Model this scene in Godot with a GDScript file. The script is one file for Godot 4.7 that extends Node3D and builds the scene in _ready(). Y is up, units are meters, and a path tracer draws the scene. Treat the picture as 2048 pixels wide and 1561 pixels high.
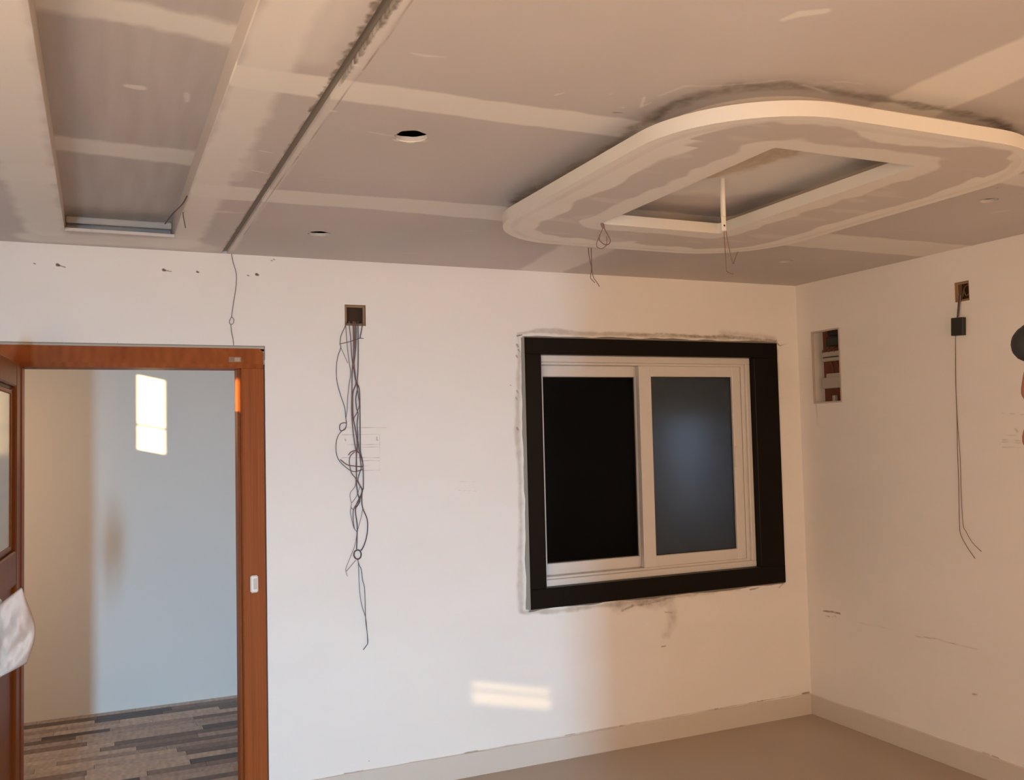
extends Node3D
# An unfinished room: plasterboard ceiling with a dropped panel, white walls, dark window, open door.

const CEIL := 2.498
const ZB := -4.285      # back wall face
const XR := 3.778       # right wall face
const XL := -1.55       # left wall face
const ZREAR := 2.0      # rear wall, right part
const ZFAR := 6.0       # end wall of the passage behind the camera
const XP := 0.06        # right side of that passage
const HALL_Z := -6.34
const WT := 0.15        # wall thickness

var mats := {}
var taken := {}

# ---------------------------------------------------------------- naming and tagging
func numbered(called: String) -> String:
	if not taken.has(called):
		taken[called] = 0
		return called
	taken[called] += 1
	return "%s_%03d" % [called, taken[called]]

func tag(o: Node, label: String, category: String, group := "", kind := "") -> Node:
	o.set_meta("label", label)
	o.set_meta("category", category)
	if group != "": o.set_meta("group", group)
	if kind != "": o.set_meta("kind", kind)
	return o

func thing(called: String, label: String, category: String, at := Vector3.ZERO, group := "", kind := "") -> Node3D:
	var o := Node3D.new()
	o.name = numbered(called)
	add_child(o, true)
	o.position = at
	tag(o, label, category, group, kind)
	return o

func obj(called: String, st: SurfaceTool, m: Material, parent: Node = self, at := Vector3.ZERO) -> MeshInstance3D:
	var o := MeshInstance3D.new()
	o.mesh = st.commit()
	o.material_override = m
	o.name = numbered(called) if parent == self else called
	parent.add_child(o, true)
	o.position = at
	return o

# ---------------------------------------------------------------- shapes
func mb() -> SurfaceTool:
	var st := SurfaceTool.new()
	st.begin(Mesh.PRIMITIVE_TRIANGLES)
	return st

func tri(st: SurfaceTool, a: Vector3, b: Vector3, c: Vector3, n: Vector3, ua := Vector2.ZERO, ub := Vector2.ZERO, uc := Vector2.ZERO) -> void:
	var g := (c - a).cross(b - a)
	if g.dot(n) < 0.0:
		var t := b; b = c; c = t
		var u := ub; ub = uc; uc = u
	st.set_normal(n); st.set_uv(ua); st.add_vertex(a)
	st.set_normal(n); st.set_uv(ub); st.add_vertex(b)
	st.set_normal(n); st.set_uv(uc); st.add_vertex(c)

func quad(st: SurfaceTool, a: Vector3, b: Vector3, c: Vector3, d: Vector3, n: Vector3, ua := Vector2.ZERO, ub := Vector2.ZERO, uc := Vector2.ZERO, ud := Vector2.ZERO) -> void:
	tri(st, a, b, c, n, ua, ub, uc)
	tri(st, a, c, d, n, ua, uc, ud)

# box with chamfered edges between two corners
func box(st: SurfaceTool, lo: Vector3, hi: Vector3, ch := 0.0) -> void:
	var c := (lo + hi) * 0.5
	var h := (hi - lo) * 0.5
	h = h.abs()
	ch = minf(ch, minf(h.x, minf(h.y, h.z)) * 0.9)
	for ax in 3:
		var u := (ax + 1) % 3
		var v := (ax + 2) % 3
		for s in [-1.0, 1.0]:
			var n := Vector3.ZERO; n[ax] = s
			var p := []
			for k in [[-1, -1], [1, -1], [1, 1], [-1, 1]]:
				var q := Vector3.ZERO
				q[ax] = s * h[ax]; q[u] = k[0] * (h[u] - ch); q[v] = k[1] * (h[v] - ch)
				p.append(c + q)
			quad(st, p[0], p[1], p[2], p[3], n, Vector2(0, 0), Vector2(1, 0), Vector2(1, 1), Vector2(0, 1))
	if ch <= 0.0: return
	for ax in 3:
		var u := (ax + 1) % 3
		var v := (ax + 2) % 3
		for su in [-1.0, 1.0]:
			for sv in [-1.0, 1.0]:
				var n := Vector3.ZERO; n[u] = su; n[v] = sv
				var p := []
				for k in [[0, -1.0], [0, 1.0], [1, 1.0], [1, -1.0]]:
					var q := Vector3.ZERO
					q[ax] = k[1] * (h[ax] - ch)
					q[u] = su * (h[u] - (0.0 if k[0] == 0 else ch)); q[v] = sv * (h[v] - (ch if k[0] == 0 else 0.0))
					p.append(c + q)
				quad(st, p[0], p[1], p[2], p[3], n.normalized())
	for sx in [-1.0, 1.0]:
		for sy in [-1.0, 1.0]:
			for sz in [-1.0, 1.0]:
				var a := c + Vector3(sx * h.x, sy * (h.y - ch), sz * (h.z - ch))
				var b := c + Vector3(sx * (h.x - ch), sy * h.y, sz * (h.z - ch))
				var d := c + Vector3(sx * (h.x - ch), sy * (h.y - ch), sz * h.z)
				tri(st, a, b, d, Vector3(sx, sy, sz).normalized())

func boxed(called: String, lo: Vector3, hi: Vector3, m: Material, parent: Node = self, ch := 0.002) -> MeshInstance3D:
	var st := mb()
	var c := (lo + hi) * 0.5
	box(st, lo - c, hi - c, ch)
	return obj(called, st, m, parent, c)

func smooth(pts: Array, per := 6) -> PackedVector3Array:
	var out := PackedVector3Array()
	var n := pts.size()
	for i in n - 1:
		var p0: Vector3 = pts[maxi(i - 1, 0)]
		var p1: Vector3 = pts[i]
		var p2: Vector3 = pts[i + 1]
		var p3: Vector3 = pts[mini(i + 2, n - 1)]
		for k in per:
			out.append(p1.cubic_interpolate(p2, p0, p3, float(k) / per))
	out.append(pts[n - 1])
	return out

func tube(st: SurfaceTool, path: PackedVector3Array, r: float, sides := 6, caps := true) -> void:
	var n := path.size()
	var rings := []
	var prev := Vector3.ZERO
	for i in n:
		var t := (path[mini(i + 1, n - 1)] - path[maxi(i - 1, 0)]).normalized()
		if t.length() < 0.5: t = Vector3.UP
		var u := prev - t * prev.dot(t)
		if u.length() < 0.01:
			u = t.cross(Vector3(0.3, 0.2, 0.9))
		u = u.normalized()
		prev = u
		var w := t.cross(u)
		var ring := []
		for k in sides:
			var a := TAU * k / sides
			ring.append([path[i] + (u * cos(a) + w * sin(a)) * r, u * cos(a) + w * sin(a)])
		rings.append(ring)
	for i in n - 1:
		for k in sides:
			var a: Array = rings[i][k]
			var b: Array = rings[i][(k + 1) % sides]
			var c: Array = rings[i + 1][(k + 1) % sides]
			var d: Array = rings[i + 1][k]
			for v in [a, c, b, a, d, c]:
				st.set_normal(v[1]); st.set_uv(Vector2.ZERO); st.add_vertex(v[0])
	if caps:
		for e in [0, n - 1]:
			var t2: Vector3 = (path[0] - path[1]).normalized() if e == 0 else (path[n - 1] - path[n - 2]).normalized()
			for k in range(1, sides - 1):
				tri(st, rings[e][0][0], rings[e][k][0], rings[e][k + 1][0], t2)

# a slab with rectangular and round holes. o: corner of the visible face; U, V: its axes; N: the way it faces; t: thickness
func slab(st: SurfaceTool, o: Vector3, U: Vector3, V: Vector3, N: Vector3, w: float, h: float, t: float, rects := [], rounds := []) -> void:
	var us := [0.0, w]
	var vs := [0.0, h]
	var holes := []
	for r in rects: holes.append([r[0], r[1], r[2], r[3], 0.0])
	for r in rounds: holes.append([r[0] - r[2] * 1.3, r[1] - r[2] * 1.3, r[0] + r[2] * 1.3, r[1] + r[2] * 1.3, r[2]])
	for q in holes:
		for k in [0, 2]:
			if not us.has(q[k]): us.append(q[k])
			if not vs.has(q[k + 1]): vs.append(q[k + 1])
	us.sort(); vs.sort()
	var at := func(u: float, v: float, d: float) -> Vector3: return o + U * u + V * v - N * d
	var uv := func(u: float, v: float) -> Vector2: return Vector2(u / w, v / h)
	for i in us.size() - 1:
		for j in vs.size() - 1:
			var u0: float = us[i]
			var u1: float = us[i + 1]
			var v0: float = vs[j]
			var v1: float = vs[j + 1]
			if u1 <= 0.0 or u0 >= w or v1 <= 0.0 or v0 >= h: continue
			var inside := false
			for q in holes:
				if (u0 + u1) * 0.5 > q[0] and (u0 + u1) * 0.5 < q[2] and (v0 + v1) * 0.5 > q[1] and (v0 + v1) * 0.5 < q[3]:
					inside = true
			if inside: continue
			for d in [0.0, t]:
				quad(st, at.call(u0, v0, d), at.call(u1, v0, d), at.call(u1, v1, d), at.call(u0, v1, d), N if d == 0.0 else -N, uv.call(u0, v0), uv.call(u1, v0), uv.call(u1, v1), uv.call(u0, v1))
	for q in holes:
		if q[4] == 0.0:
			var cs := [[q[0], q[1]], [q[2], q[1]], [q[2], q[3]], [q[0], q[3]]]
			var ins := [V, -U, -V, U]
			for k in 4:
				var a: Array = cs[k]
				var b: Array = cs[(k + 1) % 4]
				quad(st, at.call(a[0], a[1], 0.0), at.call(b[0], b[1], 0.0), at.call(b[0], b[1], t), at.call(a[0], a[1], t), ins[k], uv.call(a[0], a[1]), uv.call(b[0], b[1]), uv.call(b[0], b[1]), uv.call(a[0], a[1]))
		else:
			var cu: float = (q[0] + q[2]) * 0.5
			var cv: float = (q[1] + q[3]) * 0.5
			var hs: float = (q[2] - q[0]) * 0.5
			var m := 32
			for k in m:
				var a0 := TAU * k / m
				var a1 := TAU * (k + 1) / m
				var c0 := Vector2(cos(a0), sin(a0))
				var c1 := Vector2(cos(a1), sin(a1))
				var s0 := c0 / maxf(absf(c0.x), absf(c0.y)) * hs
				var s1 := c1 / maxf(absf(c1.x), absf(c1.y)) * hs
				var r0: Vector2 = c0 * q[4] * (1.0 + 0.05 * sin(3.0 * a0 + cu * 9.0) + 0.04 * sin(7.0 * a0 + cv * 5.0))
				var r1: Vector2 = c1 * q[4] * (1.0 + 0.05 * sin(3.0 * a1 + cu * 9.0) + 0.04 * sin(7.0 * a1 + cv * 5.0))
				for d in [0.0, t]:
					quad(st, at.call(cu + s0.x, cv + s0.y, d), at.call(cu + s1.x, cv + s1.y, d), at.call(cu + r1.x, cv + r1.y, d), at.call(cu + r0.x, cv + r0.y, d), N if d == 0.0 else -N, uv.call(cu + s0.x, cv + s0.y), uv.call(cu + s1.x, cv + s1.y), uv.call(cu + r1.x, cv + r1.y), uv.call(cu + r0.x, cv + r0.y))
				quad(st, at.call(cu + r0.x, cv + r0.y, 0.0), at.call(cu + r1.x, cv + r1.y, 0.0), at.call(cu + r1.x, cv + r1.y, t), at.call(cu + r0.x, cv + r0.y, t), -(U * c0.x + V * c0.y), uv.call(cu, cv), uv.call(cu, cv), uv.call(cu, cv), uv.call(cu, cv))
	var e := [[0.0, 0.0, w, 0.0, -V], [w, 0.0, w, h, U], [w, h, 0.0, h, V], [0.0, h, 0.0, 0.0, -U]]
	for q in e:
		quad(st, at.call(q[0], q[1], 0.0), at.call(q[2], q[3], 0.0), at.call(q[2], q[3], t), at.call(q[0], q[1], t), q[4])

# ---------------------------------------------------------------- materials
func lin(r: float, g: float, b: float) -> Color:
	return Color(r, g, b).linear_to_srgb()

func mat(called: String, c: Color, rough := 0.8, metal := 0.0) -> StandardMaterial3D:
	if mats.has(called): return mats[called]
	var m := StandardMaterial3D.new()
	m.albedo_color = c
	m.roughness = rough
	m.metallic = metal
	mats[called] = m
	return m

func textured(called: String, img: Image, rough := 0.85) -> StandardMaterial3D:
	var m := StandardMaterial3D.new()
	m.albedo_texture = ImageTexture.create_from_image(img)
	m.roughness = rough
	mats[called] = m
	return m

func noise(freq: float, sd: int, oct := 3) -> FastNoiseLite:
	var n := FastNoiseLite.new()
	n.noise_type = FastNoiseLite.TYPE_SIMPLEX_SMOOTH
	n.frequency = freq
	n.seed = sd
	n.fractal_octaves = oct
	return n

# streaky wood grain, grain along the picture's y
func wood_mat(called: String, a: Color, b: Color, rough: float, sd: int, scale: Vector3) -> StandardMaterial3D:
	var img := Image.create(256, 256, false, Image.FORMAT_RGB8)
	var n := noise(0.05, sd, 4)
	for y in 256:
		for x in 256:
			var t := 0.5 + 0.5 * n.get_noise_2d(x * 1.6 + 6.0 * n.get_noise_2d(x * 0.15, y * 0.06), y * 0.09)
			t = clampf(t + 0.12 * sin(x * 0.9 + 5.0 * n.get_noise_2d(x * 0.1, y * 0.05)), 0.0, 1.0)
			img.set_pixel(x, y, a.lerp(b, t))
	var m := textured(called, img, rough)
	m.uv1_triplanar = true
	m.uv1_scale = scale
	return m

class Canvas:
	var img: Image
	var w: int
	var h: int
	var x0: float
	var y0: float
	var sx: float
	var sy: float
	var n1: FastNoiseLite
	# paints a ragged stroke: points [x, y, half width] in metres
	func stroke(pts: Array, c: Color, alpha: float, soft: float, ragged := 0.01, grain := 0.0, freq := 1.0) -> void:
		var lo := Vector2(1e9, 1e9)
		var hi := -lo
		for p in pts:
			var m: float = p[2] + soft + ragged
			lo = lo.min(Vector2(p[0] - m, p[1] - m))
			hi = hi.max(Vector2(p[0] + m, p[1] + m))
		var i0 := clampi(int((lo.x - x0) / sx), 0, w)
		var i1 := clampi(int((hi.x - x0) / sx) + 1, 0, w)
		var ja := (lo.y - y0) / sy
		var jb := (hi.y - y0) / sy
		var j0 := clampi(int(minf(ja, jb)), 0, h)
		var j1 := clampi(int(maxf(ja, jb)) + 1, 0, h)
		for j in range(j0, j1):
			var y := y0 + (j + 0.5) * sy
			for i in range(i0, i1):
				var x := x0 + (i + 0.5) * sx
				var best := 1e9
				for k in maxi(pts.size() - 1, 1):
					var a: Array = pts[k]
					var b: Array = pts[mini(k + 1, pts.size() - 1)]
					var dx: float = b[0] - a[0]
					var dy: float = b[1] - a[1]
					var l := dx * dx + dy * dy
					var t := 0.0 if l < 1e-12 else clampf(((x - a[0]) * dx + (y - a[1]) * dy) / l, 0.0, 1.0)
					var ex: float = x - a[0] - dx * t
					var ey: float = y - a[1] - dy * t
					best = minf(best, sqrt(ex * ex + ey * ey) - (a[2] + (b[2] - a[2]) * t))
				if best > soft + ragged: continue
				var nz := n1.get_noise_2d(x * 100.0 * freq, y * 100.0 * freq) if ragged > 0.0 or grain > 0.0 else 0.0
				var f := alpha * (1.0 - smoothstep(-soft, soft, best + ragged * nz))
				if grain > 0.0: f *= clampf(1.0 - grain + grain * (0.5 + 1.3 * n1.get_noise_2d(x * 260.0 * freq + 31.0, y * 260.0 * freq)), 0.0, 1.0)
				if f > 0.003:
					img.set_pixel(i, j, img.get_pixel(i, j).lerp(c, f))

func canvas(w: int, h: int, x0: float, y0: float, x1: float, y1: float, base: Color, mottled: float, sd: int) -> Canvas:
	var c := Canvas.new()
	c.img = Image.create(w, h, false, Image.FORMAT_RGB8)
	c.w = w; c.h = h; c.x0 = x0; c.y0 = y0
	c.sx = (x1 - x0) / w; c.sy = (y1 - y0) / h
	c.n1 = noise(0.12, sd, 3)
	var big := noise(0.011, sd + 7, 3)
	var blocks := 4
	for j in range(0, h, blocks):
		for i in range(0, w, blocks):
			var t := mottled * big.get_noise_2d(i * 512.0 / w, j * 512.0 / h)
			c.img.fill_rect(Rect2i(i, j, blocks, blocks), Color(base.r * (1.0 + t), base.g * (1.0 + t * 1.05), base.b * (1.0 + t * 1.15)))
	return c

# ---------------------------------------------------------------- body surfaces
# bones: [a, b, ra, rb]; returns one smooth surface round them
func skin(st: SurfaceTool, bones: Array, cell: float, k: float) -> void:
	var lo := Vector3.ONE * 1e9
	var hi := -lo
	for b in bones:
		var r: float = maxf(b[2], b[3]) + cell * 2.0
		lo = lo.min(b[0] - Vector3.ONE * r).min(b[1] - Vector3.ONE * r)
		hi = hi.max(b[0] + Vector3.ONE * r).max(b[1] + Vector3.ONE * r)
	var nx := int((hi.x - lo.x) / cell) + 2
	var ny := int((hi.y - lo.y) / cell) + 2
	var nz := int((hi.z - lo.z) / cell) + 2
	var f := PackedFloat32Array()
	f.resize(nx * ny * nz)
	f.fill(1.0)
	for b in bones:
		var a: Vector3 = b[0]
		var e: Vector3 = b[1] - b[0]
		var el := e.length_squared()
		var r: float = maxf(b[2], b[3]) + k + cell * 2.0
		var bl: Vector3 = (b[0].min(b[1]) - Vector3.ONE * r - lo) / cell
		var bh: Vector3 = (b[0].max(b[1]) + Vector3.ONE * r - lo) / cell
		for z in range(maxi(0, int(bl.z)), mini(nz, int(bh.z) + 1)):
			for y in range(maxi(0, int(bl.y)), mini(ny, int(bh.y) + 1)):
				for x in range(maxi(0, int(bl.x)), mini(nx, int(bh.x) + 1)):
					var p := lo + Vector3(x, y, z) * cell
					var t := 0.0 if el < 1e-10 else clampf((p - a).dot(e) / el, 0.0, 1.0)
					var d: float = (p - a - e * t).length() - (b[2] + (b[3] - b[2]) * t)
					var i := (z * ny + y) * nx + x
					var o := f[i]
					var hh := clampf(0.5 + 0.5 * (o - d) / k, 0.0, 1.0)
					f[i] = lerpf(o, d, hh) - k * hh * (1.0 - hh)
	var ids := {}
	var verts := PackedVector3Array()
	var norms := PackedVector3Array()
	for z in nz - 1:
		for y in ny - 1:
			for x in nx - 1:
				var i := (z * ny + y) * nx + x
				var v := [f[i], f[i + 1], f[i + nx], f[i + nx + 1], f[i + nx * ny], f[i + nx * ny + 1], f[i + nx * ny + nx], f[i + nx * ny + nx + 1]]
				var m := 0
				for c in 8:
					if v[c] < 0.0: m += 1
				if m == 0 or m == 8: continue
				var s := Vector3.ZERO
				var n := 0
				for c in 8:
					for ax in 3:
						if c & (1 << ax): continue
						var d: int = c | (1 << ax)
						if (v[c] < 0.0) != (v[d] < 0.0):
							var t: float = v[c] / (v[c] - v[d])
							var q := Vector3(c & 1, (c >> 1) & 1, (c >> 2) & 1)
							q[ax] += t
							s += q
							n += 1
				ids[i] = verts.size()
				verts.append(lo + (Vector3(x, y, z) + s / n) * cell)
				norms.append(Vector3(v[1] + v[3] + v[5] + v[7] - v[0] - v[2] - v[4] - v[6], v[2] + v[3] + v[6] + v[7] - v[0] - v[1] - v[4] - v[5], v[4] + v[5] + v[6] + v[7] - v[0] - v[1] - v[2] - v[3]).normalized())
	var step := [1, nx, nx * ny]
	for i in ids:
		for ax in 3:
			var j: int = i + step[ax]
			if (f[i] < 0.0) == (f[j] < 0.0): continue
			var u: int = step[(ax + 1) % 3]
			var w: int = step[(ax + 2) % 3]
			var q := [i, i - u, i - u - w, i - w]
			if not (ids.has(q[1]) and ids.has(q[2]) and ids.has(q[3])): continue
			var order := [0, 2, 1, 0, 3, 2] if f[i] < 0.0 else [0, 1, 2, 0, 2, 3]
			for o2 in order:
				var id: int = ids[q[o2]]
				st.set_normal(norms[id]); st.set_uv(Vector2.ZERO); st.add_vertex(verts[id])

func mirrored(bones: Array) -> Array:
	var out := bones.duplicate()
	for b in bones:
		if absf(b[0].x) + absf(b[1].x) > 0.001:
			out.append([b[0] * Vector3(-1, 1, 1), b[1] * Vector3(-1, 1, 1), b[2], b[3]])
	return out

# ---------------------------------------------------------------- scene
func _ready() -> void:
	camera_and_light()
	make_materials()
	build_shell()
	build_ceiling()
	build_door()
	build_window()
	build_dropped_panel()
	build_boxes()
	build_wires()
	build_person()

func area(called: String, at: Vector3, look: Vector3, size: Vector2, c: Color, energy: float) -> void:
	var l := AreaLight3D.new()
	l.name = called
	l.area_size = size
	l.light_color = c
	l.light_energy = energy
	l.area_normalize_energy = true
	l.area_range = 30.0
	l.area_attenuation = 2.0
	l.shadow_enabled = true
	add_child(l)
	l.look_at_from_position(at, at + look, Vector3.UP)

func camera_and_light() -> void:
	var cam := Camera3D.new()
	cam.name = "camera"
	cam.fov = 45.767
	cam.near = 0.05
	cam.far = 300.0
	add_child(cam)
	cam.position = Vector3(0, 1.65, 0)
	cam.rotation_degrees = Vector3(2.825, -24.12, -1.345)
	cam.current = true

	var env := Environment.new()
	env.tonemap_mode = Environment.TONE_MAPPER_LINEAR
	env.tonemap_exposure = 1.3
	env.background_mode = Environment.BG_SKY
	env.ambient_light_source = Environment.AMBIENT_SOURCE_SKY
	env.sdfgi_enabled = true
	env.ssao_enabled = true
	env.ssil_enabled = true
	var sm := ProceduralSkyMaterial.new()
	sm.sky_top_color = Color(0.36, 0.52, 0.78)
	sm.sky_horizon_color = Color(0.72, 0.72, 0.74)
	sm.ground_bottom_color = Color(0.25, 0.22, 0.2)
	sm.ground_horizon_color = Color(0.6, 0.55, 0.5)
	sm.sun_angle_max = 1.0
	var sky := Sky.new()
	sky.sky_material = sm
	env.sky = sky
	env.background_energy_multiplier = 1.05
	var we := WorldEnvironment.new()
	we.name = "world_environment"
	we.environment = env
	add_child(we)

	# the low evening sun, behind the camera and to its left
	var sun := DirectionalLight3D.new()
	sun.name = "sun"
	sun.light_color = Color(1.0, 0.86, 0.62)
	sun.light_energy = 5.0
	sun.light_angular_distance = 0.5
	sun.shadow_enabled = true
	add_child(sun)
	sun.look_at_from_position(Vector3.ZERO, Vector3(1.0, -0.22, -0.8), Vector3.UP)

	# added area lamp for daylight, before the blind in the narrow passage window
	area("added_passage_lamp", Vector3(-1.36, 1.27, ZFAR - 0.03), Vector3(0, 0, -1), Vector2(0.22, 1.66), Color(0.60, 0.84, 1.0), 50.0)
	# added warm area lamp before the rear curtain, tilted up towards the ceiling
	area("added_rear_lamp", Vector3(2.6, 1.72, ZREAR - 0.15), Vector3(0, 0.35, -1), Vector2(1.6, 1.0), Color(1.0, 0.80, 0.60), 3.9)
	# added area lamp brightening the hallway, set before its closed blind
	area("added_hallway_lamp", Vector3(-1.52, 1.5, -5.5), Vector3(1, 0, 0), Vector2(0.6, 1.2), Color(1.0, 0.87, 0.74), 0.95)
	# added warm area lamp before the left curtain, tilted up to brighten the ceiling
	area("added_left_lamp", Vector3(XL + 0.16, 1.58, 0.30), Vector3(1, 0.45, 0), Vector2(1.5, 1.3), Color(1.0, 0.86, 0.72), 9.0)

func make_materials() -> void:
	mat("white_frame", lin(0.66, 0.62, 0.58), 0.45)
	mat("granite", lin(0.010, 0.0075, 0.006), 0.35).metallic_specular = 0.2
	mat("mortar", lin(0.30, 0.27, 0.23), 0.95)
	mat("plaster", lin(0.70, 0.66, 0.60), 0.9)
	mat("board", lin(0.58, 0.53, 0.49), 0.9)
	mat("outside", lin(0.45, 0.42, 0.38), 0.9)
	mat("wire_brown", lin(0.19, 0.10, 0.085), 0.6)
	mat("wire_dark", lin(0.11, 0.07, 0.06), 0.6)
	mat("wire_red", lin(0.16, 0.06, 0.048), 0.6)
	mat("wire_grey", lin(0.13, 0.11, 0.12), 0.5)
	mat("wire_tan2", lin(0.22, 0.11, 0.04), 0.6)
	mat("steel_box", lin(0.26, 0.17, 0.09), 0.5, 0.4)
	mat("box_inside", lin(0.055, 0.025, 0.010), 0.8)
	mat("pvc", lin(0.76, 0.72, 0.66), 0.4)
	mat("black_plastic", lin(0.012, 0.013, 0.010), 0.55)
	mat("hole_dark", lin(0.03, 0.024, 0.02), 0.95)
	mat("skirting", lin(0.62, 0.56, 0.49), 0.4)
	mat("brick_red", lin(0.15, 0.045, 0.02), 0.9)
	mat("pale_plastic", lin(0.40, 0.36, 0.31), 0.6)
	wood_mat("wood", lin(0.36, 0.10, 0.022), lin(0.22, 0.052, 0.011), 0.42, 5, Vector3(5.0, 0.7, 5.0)).metallic_specular = 0.25
	wood_mat("wood_head", lin(0.36, 0.10, 0.022), lin(0.22, 0.052, 0.011), 0.45, 9, Vector3(0.7, 5.0, 5.0)).metallic_specular = 0.2
	wood_mat("wood_leaf", lin(0.32, 0.115, 0.028), lin(0.20, 0.062, 0.016), 0.42, 12, Vector3(5.0, 0.7, 5.0)).metallic_specular = 0.25

# ---------------------------------------------------------------- shell
func structure(called: String, st: SurfaceTool, m: Material, label: String, category: String) -> MeshInstance3D:
	var o := obj(called, st, m)
	tag(o, label, category, "", "structure")
	return o

func build_shell() -> void:
	var st := mb()
	# floor of the room
	slab(st, Vector3(XL, 0, ZFAR), Vector3(1, 0, 0), Vector3(0, 0, -1), Vector3.UP, XR - XL, ZFAR - ZB, 0.12)
	var fc := canvas(512, 512, 0, 0, 1, 1, lin(0.42, 0.335, 0.26), 0.05, 3)
	structure("floor", st, textured("floor", fc.img, 0.32), "smooth brown beige floor of the bare room", "floor")
	# back wall, with openings for door, window and the sunk wire box
	var bw := canvas(2048, 1024, XL, CEIL, XR, 0.0, lin(0.82, 0.785, 0.745), 0.012, 11)
	paint_back_wall(bw)
	st = mb()
	var wz := XR + WT - XL
	slab(st, Vector3(XL, CEIL, ZB), Vector3(1, 0, 0), Vector3(0, -1, 0), Vector3(0, 0, 1), XR - XL, CEIL, WT,
		[[-0.385 - XL, CEIL - 2.082, 0.69 - XL, 2.6], [2.03 - XL, CEIL - 2.11, 3.47 - XL, CEIL - 0.82], [1.062 - XL, CEIL - 2.288, 1.163 - XL, CEIL - 2.188]])
	structure("wall_back", st, textured("wall_back", bw.img, 0.8), "white plastered back wall with door, window and wire marks", "wall")
	# right wall with the sunk board and the wire box
	var rw := canvas(1024, 512, ZB, CEIL, ZREAR, 0.0, lin(0.82, 0.785, 0.745), 0.012, 21)
	paint_right_wall(rw)
	st = mb()
	slab(st, Vector3(XR, CEIL, ZB), Vector3(0, 0, 1), Vector3(0, -1, 0), Vector3(-1, 0, 0), ZREAR - ZB, CEIL, WT,
		[[-4.168 - ZB, CEIL - 2.211, -3.944 - ZB, CEIL - 1.793], [-3.175 - ZB, CEIL - 2.337, -3.095 - ZB, CEIL - 2.242]])
	structure("wall_right", st, textured("wall_right", rw.img, 0.8), "white plastered right wall with sunk boxes and hanging wire", "wall")
	# left wall
	var white := mat("wall_white", lin(0.77, 0.73, 0.69), 0.8)
	st = mb()
	slab(st, Vector3(XL, 0, ZB), Vector3(0, 0, 1), Vector3.UP, Vector3(1, 0, 0), ZFAR - ZB, CEIL, 0.02, [[-2.70 - ZB, 2.20, -2.60 - ZB, 2.405], [-0.50 - ZB, 0.92, 1.10 - ZB, 2.32], [-1.71 - ZB, 1.055, -1.357 - ZB, 1.165]])  # openings added so that the sun patches land where wanted
	structure("wall_left", st, white, "white left wall outside the picture with openings added for the sun patches", "wall")
	# bars in those openings, and an added pane to weaken a sun patch
	st = mb()
	box(st, Vector3(XL - 0.03, 1.122, -1.8), Vector3(XL - 0.02, 1.134, -1.3), 0.0)
	box(st, Vector3(-1.55 - 0.035, 2.17, -5.0), Vector3(-1.55 - 0.025, 2.18, -4.7), 0.0)
	structure("trim_1", st, mat("wood_bar", lin(0.2, 0.09, 0.04), 0.6), "thin bars across the small openings to the sun", "bars")
	tag(boxed("added_curtain", Vector3(XL - 0.04, 0.90, -0.52), Vector3(XL - 0.025, 2.34, 1.12), mat("curtain", lin(0.75, 0.45, 0.22), 0.9)), "added orange curtain keeping the sun out of the left wall window outside the picture", "curtain")  # added to keep the sun out behind the left lamp
	tag(boxed("added_blind", Vector3(-1.60, 0.88, -5.82), Vector3(-1.58, 2.02, -5.18), mat("blind", lin(0.62, 0.66, 0.72), 0.9)), "added pale blind keeping the sun out at the left end of the hallway", "blind")  # added to keep the sun out behind the hallway lamp
	var pm := mat("dimming_pane", Color(0.6, 0.6, 0.6, 0.66), 0.1)
	pm.transparency = BaseMaterial3D.TRANSPARENCY_ALPHA
	var pn := boxed("window_2", Vector3(XL - 0.012, 1.02, -1.72), Vector3(XL - 0.008, 1.23, -1.347), pm)
	tag(pn, "small pane added to weaken a sun patch in the left wall outside the picture", "window", "", "structure")
	# rear wall, right part, with an added window for the warm lamp
	st = mb()
	slab(st, Vector3(XP, 0, ZREAR), Vector3(1, 0, 0), Vector3.UP, Vector3(0, 0, -1), XR - XP, CEIL, WT, [[2.6 - 0.85 - XP, 1.2, 2.6 + 0.85 - XP, 2.3]])
	structure("wall_rear", st, white, "white rear wall behind the camera with an added curtained window", "wall")
	# side of the passage behind the camera
	st = mb()
	slab(st, Vector3(XP, 0, ZREAR + WT), Vector3(0, 0, 1), Vector3.UP, Vector3(-1, 0, 0), ZFAR - ZREAR - WT, CEIL, WT)
	structure("wall_passage", st, white, "white side wall of the passage behind the camera", "wall")
	# end wall of the passage: tall window, high ventilators, low gap
	st = mb()
	slab(st, Vector3(XL, 0, ZFAR), Vector3(1, 0, 0), Vector3.UP, Vector3(0, 0, -1), XP - XL, CEIL, 0.06,
		[[-1.53 - XL, 0.42, -1.19 - XL, 2.12]])
	structure("wall_end", st, white, "white end wall of the passage with one narrow window", "wall")
	# added blind and curtain that keep sun out of the two windows behind the camera
	tag(boxed("added_blind", Vector3(-1.545, 0.40, ZFAR + 0.065), Vector3(-1.17, 2.14, ZFAR + 0.08), mat("blind", lin(0.62, 0.66, 0.72), 0.9)), "added pale blind keeping the sun out of the narrow window behind the camera", "blind")
	tag(boxed("added_curtain", Vector3(1.72, 1.18, ZREAR + WT + 0.005), Vector3(3.48, 2.32, ZREAR + WT + 0.02), mat("curtain", lin(0.75, 0.45, 0.22), 0.9)), "added orange curtain keeping the sun out of the rear wall window behind the camera", "curtain")
	# added shutter across the passage, fading the light on the upper back wall
	var sh := thing("added_shutter", "unseen grey shutter added behind the camera to fade light on the upper back wall", "shutter", Vector3(0, 0, ZREAR))
	var slat := mb()
	box(slat, Vector3(XL + 0.005, -0.048, -0.008), Vector3(XP - 0.005, 0.048, 0.008), 0.004)
	var slat_mesh := slat.commit()
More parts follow.
